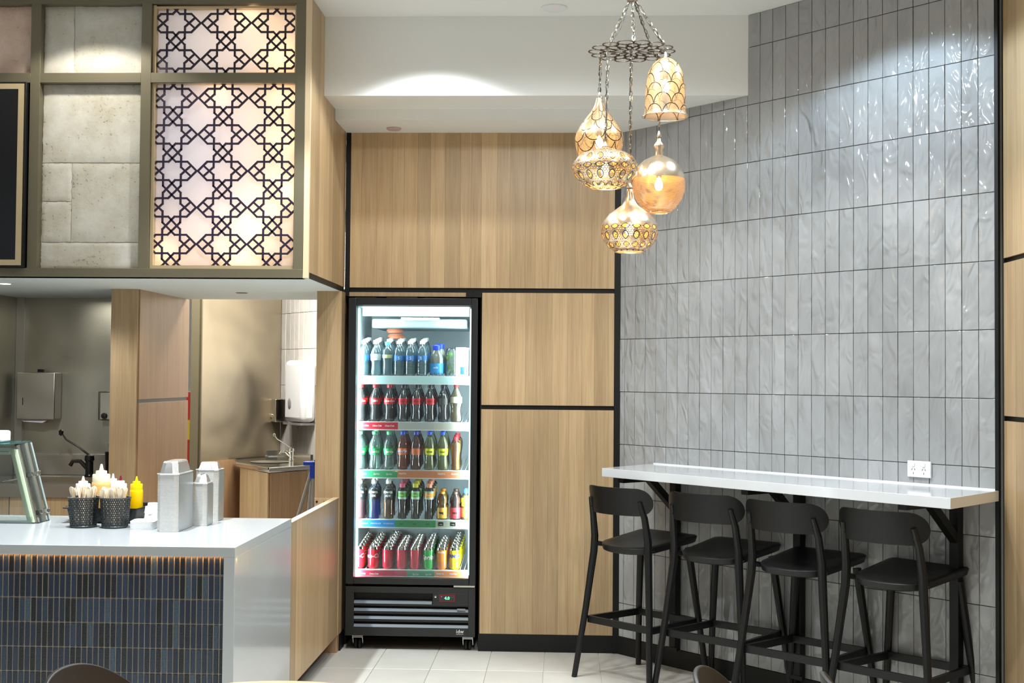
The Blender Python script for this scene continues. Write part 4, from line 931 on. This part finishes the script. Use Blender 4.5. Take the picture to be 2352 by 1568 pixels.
squeeze(-2.100,5.93,.196,.030,WHITEP,WHITEP,WHITEP,'white squeeze bottle half hidden behind the peach sauce')
squeeze(-2.010,5.775,.200,.030,pbr('mustard yellow',(.88,.50,.01),.35),WHITEP,pbr('burgundy nozzle',(.16,.005,.02),.25),'yellow squeeze bottle with white collar and burgundy nozzle',lab=1)
squeeze(-1.965,5.86,.190,.030,pbr('bright yellow',(.88,.56,.0),.3),pbr('yellow lid',(.88,.56,.0),.3),pbr('yellow nozzle',(.88,.56,.0),.3),'all-yellow squeeze bottle at the napkin end of the tray')
# napkins and lids
t=thing('napkin_stack','low stack of folded white napkins beside the foil trays','napkins',(-1.822,5.545,ZC),.12)
for k in range(6): part('napkin',loft([rr_(.052,.062,.0058*k+.0002,.024),rr_(.053,.063,.0058*k+.003,.024),rr_(.052,.062,.0058*k+.0056,.024)]),WHITEW if 0 else pbr('napkin white',(.86,.86,.86),.8) if k==0 else bpy.data.materials['napkin white'],t)
t=thing('paper_lid_stack','crumpled pile of white paper lids behind the napkins','lids',(-1.826,5.668,ZC))
for k,(z,hx,dx) in enumerate(((0,.040,0),(.03,.036,.003),(.052,.032,.0),(.068,.022,.008))): part('lid',loft([rr_(hx,hx,z,.015),rr_(hx*.9,hx*.9,z+.03,.015)]),bpy.data.materials['napkin white'],t,loc=(0,0,0)).rotation_euler=(0,0,.3*k)
# foil tray stacks
FOIL=pbr('foil',(.72,.72,.71),.28,metal=.9,bump=.0006,bscale=70); FOILR=pbr('foil rims',(.66,.65,.62),.4,metal=.5,noise=.1,nscale=90)
FOILS=pbr('smooth foil side',(.50,.53,.54),.34,metal=.85)
def tins(x,y,hx,hy,h,top,label,n,cham=.016):
    t=thing('foil_tray_stack',label,'foil trays',(x,y,ZC),group='stacks of foil trays on the counter')
    def oc(hx,hy,z,c=cham): return [(hx,-hy+c,z),(hx,hy-c,z),(hx-c,hy,z),(-hx+c,hy,z),(-hx,hy-c,z),(-hx,-hy+c,z),(-hx+c,-hy,z),(hx-c,-hy,z)]
    rs=[]
    for k in range(n):
        z0=h*k/n; z1=h*(k+1)/n; rs+=[oc(hx-.0008,hy-.0008,z0+.0004),oc(hx-.0006,hy-.0006,z0+(z1-z0)*.45),oc(hx,hy,z0+(z1-z0)*.55),oc(hx,hy,z1)]
    part('nested_rims',loft(rs),FOILR,t,kind='stuff',smooth=False)
    part('side_plate',G().box(hx,hx+.003,-hy+cham,hy-cham,.002,h-.004),FOILS,t)
    b=.010; part('top_rim',loft([oc(hx+.002,hy+.002,h),oc(hx+.003,hy+.003,h+.003),oc(hx+.001,hy+.001,h+.005)]),FOIL,t)
    rs=[]; N_=64
    def rib(hx,hy,z,amp):
        base=oc(hx,hy,z,cham*1.3); out=[]
        for i in range(8):
            a,b_=Vector(base[i]),Vector(base[(i+1)%8]); 
            for q in range(8):
                p=a.lerp(b_,q/8); nrm=Vector((p.x/hx,p.y/hy,0)).normalized(); out.append(tuple(p-nrm*(amp if q%2 else 0)))
        return out
    part('top_tray',loft([rib(hx-.006,hy-.008,h+.004,.0007),rib(hx-.014,hy-.022,h+top-.006,.0007),rib(hx-.018,hy-.026,h+top,.0002)]),FOIL,t,ang=20)
    return t
tins(-1.682,5.525,.046,.115,.243,.055,'tallest stack of foil trays at the front of the counter',44)
tins(-1.612,5.700,.034,.060,.186,.040,'smallest stack of foil trays, in the middle of the three',34)
tins(-1.632,5.890,.052,.060,.232,.036,'rear stack of foil trays with the rounded top tray',42,.018)
# glass display case
t=thing('display_case','refrigerated glass display case on the counter with pale green corner post','display case',(-2.40,5.70,ZC))
LG=pbr('pale green post',(.62,.72,.48),.35,emit=(.5,.6,.35),es=0)
part('corner_post',G().prism([(.012,.005),(.046,.005),(-.040,.330),(-.074,.330)],-.045,-.02,'y'),LG,t,bevel=.002)
part('end_glass',G().prism([(.040,.0),(.060,.0),(-.036,.355),(-.056,.355)],-.04,.10,'y'),GLASSG,t)
part('edge_strip',G().prism([(.054,.0),(.062,.0),(-.034,.355),(-.042,.355)],.085,.10,'y'),GEDGE,t)
part('top_glass',G().box(-.9,-.036,-.19,.10,.355,.361),pbr('dark glass top',(.03,.09,.085),.08),t)
part('front_glass',G().box(-.9,.035,-.05,-.046,.0,.03),GLASSG,t)
part('front_glass',G().prism([(-.9,.0),(.035,.0),(-.06,.352),(-.9,.352)],-.048,-.046,'y'),GLASSG,t)
part('lamp_rail',G().box(-.9,-.055,-.03,-.005,.318,.336).box(-.9,-.085,-.03,.02,.305,.32),pbr('rail',(.72,.82,.68),.4),t)
part('base',G().box(-.9,.03,-.04,.095,.0,.012),WHITEP,t)
for z,x in ((.205,-.003),(.035,.045)): part('clip',G().box(x-.008,x+.012,.07,.105,z,z+.022),CHROME,t,bevel=.003)
t=thing('white_box','white takeaway box on top of the glass display case','box',(-2.535,5.66,ZC+.361)); part('box',G().box(-.12,.044,-.05,.05,0,.052),pbr('matt white card',(.9,.9,.9),.6),t,bevel=.010)

# ================================================================== PENDANT CLUSTER
def shademat(name,kind,hole=.5,inner=False,flip=1):
    """silvered metal punched with holes; the pattern is computed around the axis"""
    m,nt,out=mat(name); b=N(nt,'BsdfPrincipled'); b.inputs['Metallic'].default_value=.9; b.inputs['Roughness'].default_value=.27
    if inner: b.inputs['Metallic'].default_value=.25; b.inputs['Roughness'].default_value=.5
    tr=N(nt,'BsdfTransparent'); mx=N(nt,'MixShader'); L(nt,b.outputs[0],mx.inputs[1]); L(nt,tr.outputs[0],mx.inputs[2]); L(nt,mx.outputs[0],out.inputs[0])
    tc=N(nt,'TexCoord'); sp=N(nt,'SeparateXYZ'); L(nt,tc.outputs['Object'],sp.inputs[0]); x,y,z=sp.outputs
    ang=M_(nt,'ARCTAN2',y,x); 
    rad=M_(nt,'SQRT',M_(nt,'ADD',M_(nt,'MULTIPLY',x,x),M_(nt,'MULTIPLY',y,y)))
    # dot holes, rows of height q
    def dots(nd,q,rh):
        row=M_(nt,'DIVIDE',z,q); par=M_(nt,'MULTIPLY',M_(nt,'MODULO',M_(nt,'FLOOR',row),2.),.5)
        u=M_(nt,'ADD',M_(nt,'MULTIPLY',ang,nd/(2*PI)),par)
        du=M_(nt,'SUBTRACT',M_(nt,'FRACT',M_(nt,'ADD',u,1000.)),.5); dv=M_(nt,'SUBTRACT',M_(nt,'FRACT',M_(nt,'ADD',row,1000.)),.5)
        d=M_(nt,'SQRT',M_(nt,'ADD',M_(nt,'MULTIPLY',du,du),M_(nt,'MULTIPLY',dv,dv))); return M_(nt,'LESS_THAN',d,rh)
    def scale(n,q,flip=1):
        """distance to the nearest scallop arc: returns (inside line, in band)"""
        row=M_(nt,'ADD',M_(nt,'DIVIDE',M_(nt,'MULTIPLY',z,flip),q),100.); fl=M_(nt,'FLOOR',row); par=M_(nt,'MULTIPLY',M_(nt,'MODULO',fl,2.),.5)
        u=M_(nt,'SUBTRACT',M_(nt,'FRACT',M_(nt,'ADD',M_(nt,'ADD',M_(nt,'MULTIPLY',ang,n/(2*PI)),par),500.)),.5); v=M_(nt,'FRACT',row)
        d=M_(nt,'SQRT',M_(nt,'ADD',M_(nt,'MULTIPLY',u,u),M_(nt,'MULTIPLY',M_(nt,'MULTIPLY',v,v),.27)))
        return M_(nt,'LESS_THAN',M_(nt,'ABSOLUTE',M_(nt,'SUBTRACT',d,.475)),.020)
    if kind=='scales':
        ln=scale(7,.045,flip); h=M_(nt,'MULTIPLY',dots(120,.0046,.46),M_(nt,'SUBTRACT',1.,ln)); dark=ln
    elif kind=='mesh':
        h=dots(150,.0042,.40); h=M_(nt,'MULTIPLY',h,M_(nt,'LESS_THAN',z,.02)); dark=None
    else:
        # swirling leaf bands
        s1=M_(nt,'SINE',M_(nt,'ADD',M_(nt,'MULTIPLY',ang,8.),M_(nt,'MULTIPLY',M_(nt,'SINE',M_(nt,'MULTIPLY',z,42.)),2.6)))
        s2=M_(nt,'SINE',M_(nt,'SUBTRACT',M_(nt,'MULTIPLY',ang,8.),M_(nt,'MULTIPLY',M_(nt,'SINE',M_(nt,'MULTIPLY',z,42.)),2.6)))
        pr=M_(nt,'MULTIPLY',s1,s2); ln=M_(nt,'LESS_THAN',M_(nt,'ABSOLUTE',M_(nt,'SUBTRACT',pr,.22)),.10); leaf=M_(nt,'GREATER_THAN',pr,.36)
        h=M_(nt,'MAXIMUM',leaf,M_(nt,'MULTIPLY',dots(70,.0085,.34),M_(nt,'LESS_THAN',pr,-.05)))
        if kind=='swirl_low': h=M_(nt,'MULTIPLY',h,M_(nt,'LESS_THAN',z,.012)); ln=M_(nt,'MULTIPLY',ln,M_(nt,'LESS_THAN',z,.012))
        dark=ln; h=M_(nt,'MULTIPLY',h,hole*1.55)
    L(nt,h if kind in('scales','mesh') else h,mx.inputs[0])
    cl=N(nt,'Mix',data_type='RGBA'); cl.inputs[6].default_value=(.95,.58,.20,1) if inner else (.84,.72,.55,1); cl.inputs[7].default_value=(.07,.055,.04,1)
    if dark is not None: L(nt,dark,cl.inputs[0])
    else: cl.inputs[0].default_value=0
    L(nt,cl.outputs[2],b.inputs['Base Color'])
    return m
PAIR={}
def pair(n,*a,**k):
    o=shademat(n,*a,**k); PAIR[o.name]=shademat(n+' inside',*a,inner=True,**k); return o
SCALE=pair('silver punched scales','scales'); SCALE2=pair('silver punched inverted scales','scales',flip=-1); MESHM=pair('silver fine mesh','mesh'); SWIRL=pair('silver swirl cutwork','swirl',.62); SWIRL2=pair('silver low swirl cutwork','swirl_low',.62)
SILV=pbr('silvered metal',(.80,.75,.66),.22,metal=.95); GOLDIN=pbr('gilded inside',(.85,.55,.22),.45,metal=.3)
CHM=pbr('chain nickel',(.50,.46,.38),.2,metal=1); CAB=pbr('black cable',(.01,.01,.01),.5)
PCX,PCY,PZ=.284,5.5,2.971
t=thing('pendant_cluster_frame','round pierced metal ceiling rosette hung on chains, carrying five pendant lamps','light fitting',(PCX,PCY,PZ))
rs=G(); RO=.185
def arc(cx_,cy_,r,a0,a1,n=8): return [(cx_+r*math.cos(a0+(a1-a0)*i/n),cy_+r*math.sin(a0+(a1-a0)*i/n),0) for i in range(n+1)]
def flat(pts,closed=False,w_=.0045): rs.tube(pts,w_,4,closed=closed,sq=(1,.5))
flat(arc(0,0,.030,0,2*PI,24)[:-1],True)
for k in range(14):
    a=2*PI*k/14
    def pet(r0,r1,hw,aa,n=12):
        c=(r0+r1)/2; h=(r1-r0)/2; P_=[]
        for i in range(n):
            th=2*PI*i/n; pr=c+h*math.cos(th); pt_=hw*math.sin(th); P_.append((pr*math.cos(aa)-pt_*math.sin(aa),pr*math.sin(aa)+pt_*math.cos(aa),0))
        flat(P_,True,.0044)
    pet(.032,.098,.0125,a); pet(.070,.140,.022,a+PI/14); pet(.118,RO,.034,a)
    flat([(.09*math.cos(a),.09*math.sin(a),0),(.13*math.cos(a),.13*math.sin(a),0)],False,.0035)
part('rosette',rs,pbr('bronze rosette',(.08,.065,.05),.4,metal=.6),t)
part('hub',G().lathe([(0,-.02),(.02,-.012),(.028,.006),(.024,.02),(.012,.03),(.012,.1),(.05,.12),(.05,CZ-PZ-.225),(0,CZ-PZ-.225)],20,(0,0,.225)),CHM,t)
def chain(p0,p1,par,tw=.0065,ln=.026,seed=0):
    a,b=Vector(p0),Vector(p1); d=b-a; n=max(2,int(d.length/(ln*.78))); g=G(); dn=d.normalized()
    u=dn.cross(Vector((0,0,1))); u=u if u.length>.05 else Vector((1,0,0)); u.normalize(); w_=dn.cross(u)
    for k in range(n):
        c=a+d*((k+.5)/n); q=u if k%2 else w_; th=k*.5; q=(u*math.cos(th+(k%2)*PI/2)+w_*math.sin(th+(k%2)*PI/2))
        g.tube([tuple(c+dn*(ln*.5*math.cos(x*PI/4))+q*(tw*math.sin(x*PI/4))) for x in range(8)],.0021,5,closed=True)
    return part('chain',g,CHM,par)
def cable(pts,par): return part('cable',G().tube(pts,.0017,6),CAB,par)
for a in (200,78,-20,-60):
    e=(.165*math.cos(math.radians(a)),.165*math.sin(math.radians(a)),.0)
for e in ((-.108,-.02,0),(.003,-.10,0),(.105,.09,0),(.150,-.02,0)):
    chain((e[0]*.12,e[1]*.12,.215),(e[0],e[1],.004),t); cable([(e[0]*.1,e[1]*.1,.215),(e[0]*.5+.006,e[1]*.5,.10),(e[0],e[1],0)],t)
def pendant(loc,prof,m,label,top,hook,kind,bulbz,power=7.5,rimr=None):
    """loc: world place of the profile's z=0; top: z of the neck; hook: world point the chain hangs from"""
    o=thing('pendant_lamp',label,'pendant lamp',loc,group='pierced metal pendant lamps')
    s=part('shade',G().lathe(prof,48),m,o,ang=60)
    sd=s.modifiers.new('s','SOLIDIFY'); sd.thickness=.0012; s.data.materials.append(PAIR[m.name]); sd.material_offset=1; sd.offset=-1
    r0,z0=prof[0]; part('rim',G().tube([(r0*math.cos(a*PI/18),r0*math.sin(a*PI/18),z0) for a in range(36)],.0022,6,closed=True),SILV,o)
    part('bulb',G().lathe([(0,-.030),(.012,-.026),(.0175,-.012),(.0165,.004),(.009,.020),(.007,.028),(0,.03)],16,(0,0,bulbz)),emis('warm bulb',(1,.66,.30),26) if 'warm bulb' not in bpy.data.materials else bpy.data.materials['warm bulb'],o)
    part('lamp_holder',G().lathe([(.008,.026),(.012,.03),(.012,.055),(0,.06)],14,(0,0,bulbz)).cyl((0,0,bulbz+.055),(0,0,top),.0025,n=6),CHM,o)
    part('neck_cap',G().lathe([(prof[-1][0]+.002,top-.006),(prof[-1][0]+.003,top),(.006,top+.012),(.004,top+.022),(0,top+.024)],16),SILV,o)
    hk=Vector(hook)-Vector(loc); chain((0,0,top+.02),tuple(hk),o)
    cable([(0,0,top),(.004,.002,top+(hk.z-top)*.3),(hk.x*.6-.004,hk.y*.6,top+(hk.z-top)*.65),tuple(hk)],o)
    l_=lamp('POINT',Vector(loc)+Vector((0,0,bulbz-.0)),power,(1,.62,.28),size=.02)
    return o
pendant((.421,5.40,2.668),[(.096,0),(.092,.006),(.088,.02),(.0855,.08),(.083,.13),(.074,.185),(.055,.222),(.03,.243),(.012,.250),(.006,.251)],SCALE,'bell-shaped pierced lamp with fish-scale pattern, open at the bottom',.251,(.415,5.44,PZ),'s',.13)
pendant((.149,5.60,2.495),[(.066,0),(.082,.02),(.095,.05),(.104,.085),(.107,.115),(.102,.140),(.085,.172),(.062,.205),(.038,.235),(.022,.265),(.014,.295),(.012,.300)],SCALE2,'teardrop pierced lamp with fish-scale pattern behind the flattened one',.300,(.152,5.56,PZ),'s',.10)
pendant((.168,5.35,2.438),[(.067,-.078),(.088,-.068),(.112,-.050),(.131,-.026),(.139,0),(.134,.026),(.115,.050),(.085,.068),(.05,.080),(.02,.086),(.012,.094)],SWIRL,'flattened pierced lamp with swirling cutwork, nearest of the five',.094,(.180,5.42,PZ),'w',.0)
pendant((.410,5.60,2.414),[(.050,-.126),(.074,-.106),(.100,-.070),(.113,-.035),(.116,0),(.110,.040),(.093,.076),(.066,.102),(.034,.118),(.018,.124),(.016,.150),(.024,.162),(.022,.172),(.010,.186),(.008,.21)],MESHM,'globe pierced lamp of fine mesh, on the tiled wall side',.21,(.400,5.56,PZ),'m',.0)
pendant((.276,5.45,2.200),[(.062,-.099),(.084,-.086),(.108,-.058),(.121,-.026),(.122,0),(.112,.030),(.088,.060),(.058,.082),(.034,.100),(.020,.122),(.014,.150),(.012,.176)],SWIRL2,'flask-shaped pierced lamp hanging lowest of the five',.176,(.279,5.45,PZ),'w',.0)

# ================================================================== FOREGROUND FURNITURE
def cafe_chair(loc,rz,label):
    t=thing('cafe_chair',label,'chair',loc,rz,group='dark cafe chairs at the near tables')
    def bk(u,v_,off):
        a=(u-.5)*2; hw=.235; top=.445*(1-.20*abs(a)**2.4); z=.42+v_*top; y=-.20-.05*v_+ (.10*a*a)*(1-.3*v_)+off; return (a*hw*(1-.12*v_),y,z)
    g=G(); nu,nv=24,12
    A=[bk(i/nu,j/nv,0) for j in range(nv+1) for i in range(nu+1)]; B=[bk(i/nu,j/nv,.012) for j in range(nv+1) for i in range(nu+1)]
    f=[];q=nu+1;o2=len(A)
    for j in range(nv):
        for i in range(nu): a=j*q+i; f+=[(a,a+1,a+q+1,a+q),(o2+a,o2+a+q,o2+a+q+1,o2+a+1)]
    for i in range(nu): a=nv*q+i; f+=[(i,o2+i,o2+i+1,i+1),(a,a+1,o2+a+1,o2+a)]
    for j in range(nv): a=j*q; f+=[(a,a+q,o2+a+q,o2+a)]; a=j*q+nu; f+=[(a,o2+a,o2+a+q,a+q)]
    g.add(A+B,f); part('backrest',g,DARKCH,t,ang=60,bevel=.003)
    part('seat',loft([rr_(.20,.21,.425,.07,6),rr_(.225,.225,.435,.08,6),rr_(.225,.225,.45,.08,6),rr_(.19,.19,.442,.07,6)]),DARKCH,t)
    for sx in (-1,1):
        for sy in (-1,1): part('leg',G().tube([(sx*.24,sy*.24,0),(sx*.16,sy*.16,.43)],[.010,.014],8),DARKCH,t)
    return t
cafe_chair((-.945,2.985,0),math.radians(259),'dark moulded chair in front of the blue finger tiles')
cafe_chair((.562,3.07,0),math.radians(257),'dark moulded chair whose rounded back shows below the bar stools')
cafe_chair((.863,3.07,0),math.radians(268),'dark chair just showing at the foot of the third bar stool')
t=thing('cafe_table','round light oak cafe table, only its far rim in view','table',(-.73,3.075,0))
part('tabletop',G().lathe([(0,.710),(.41,.710),(.42,.716),(.42,.727),(.415,.732),(0,.732)],64),wood('table oak',(.74,.50,.30),(.60,.38,.20)),t)
part('pedestal',G().cyl((0,0,.02),(0,0,.71),.032,n=20),BLACK,t); part('base',G().lathe([(0,0),(.24,0),(.24,.012),(.05,.022),(0,.022)],36),BLACK,t)
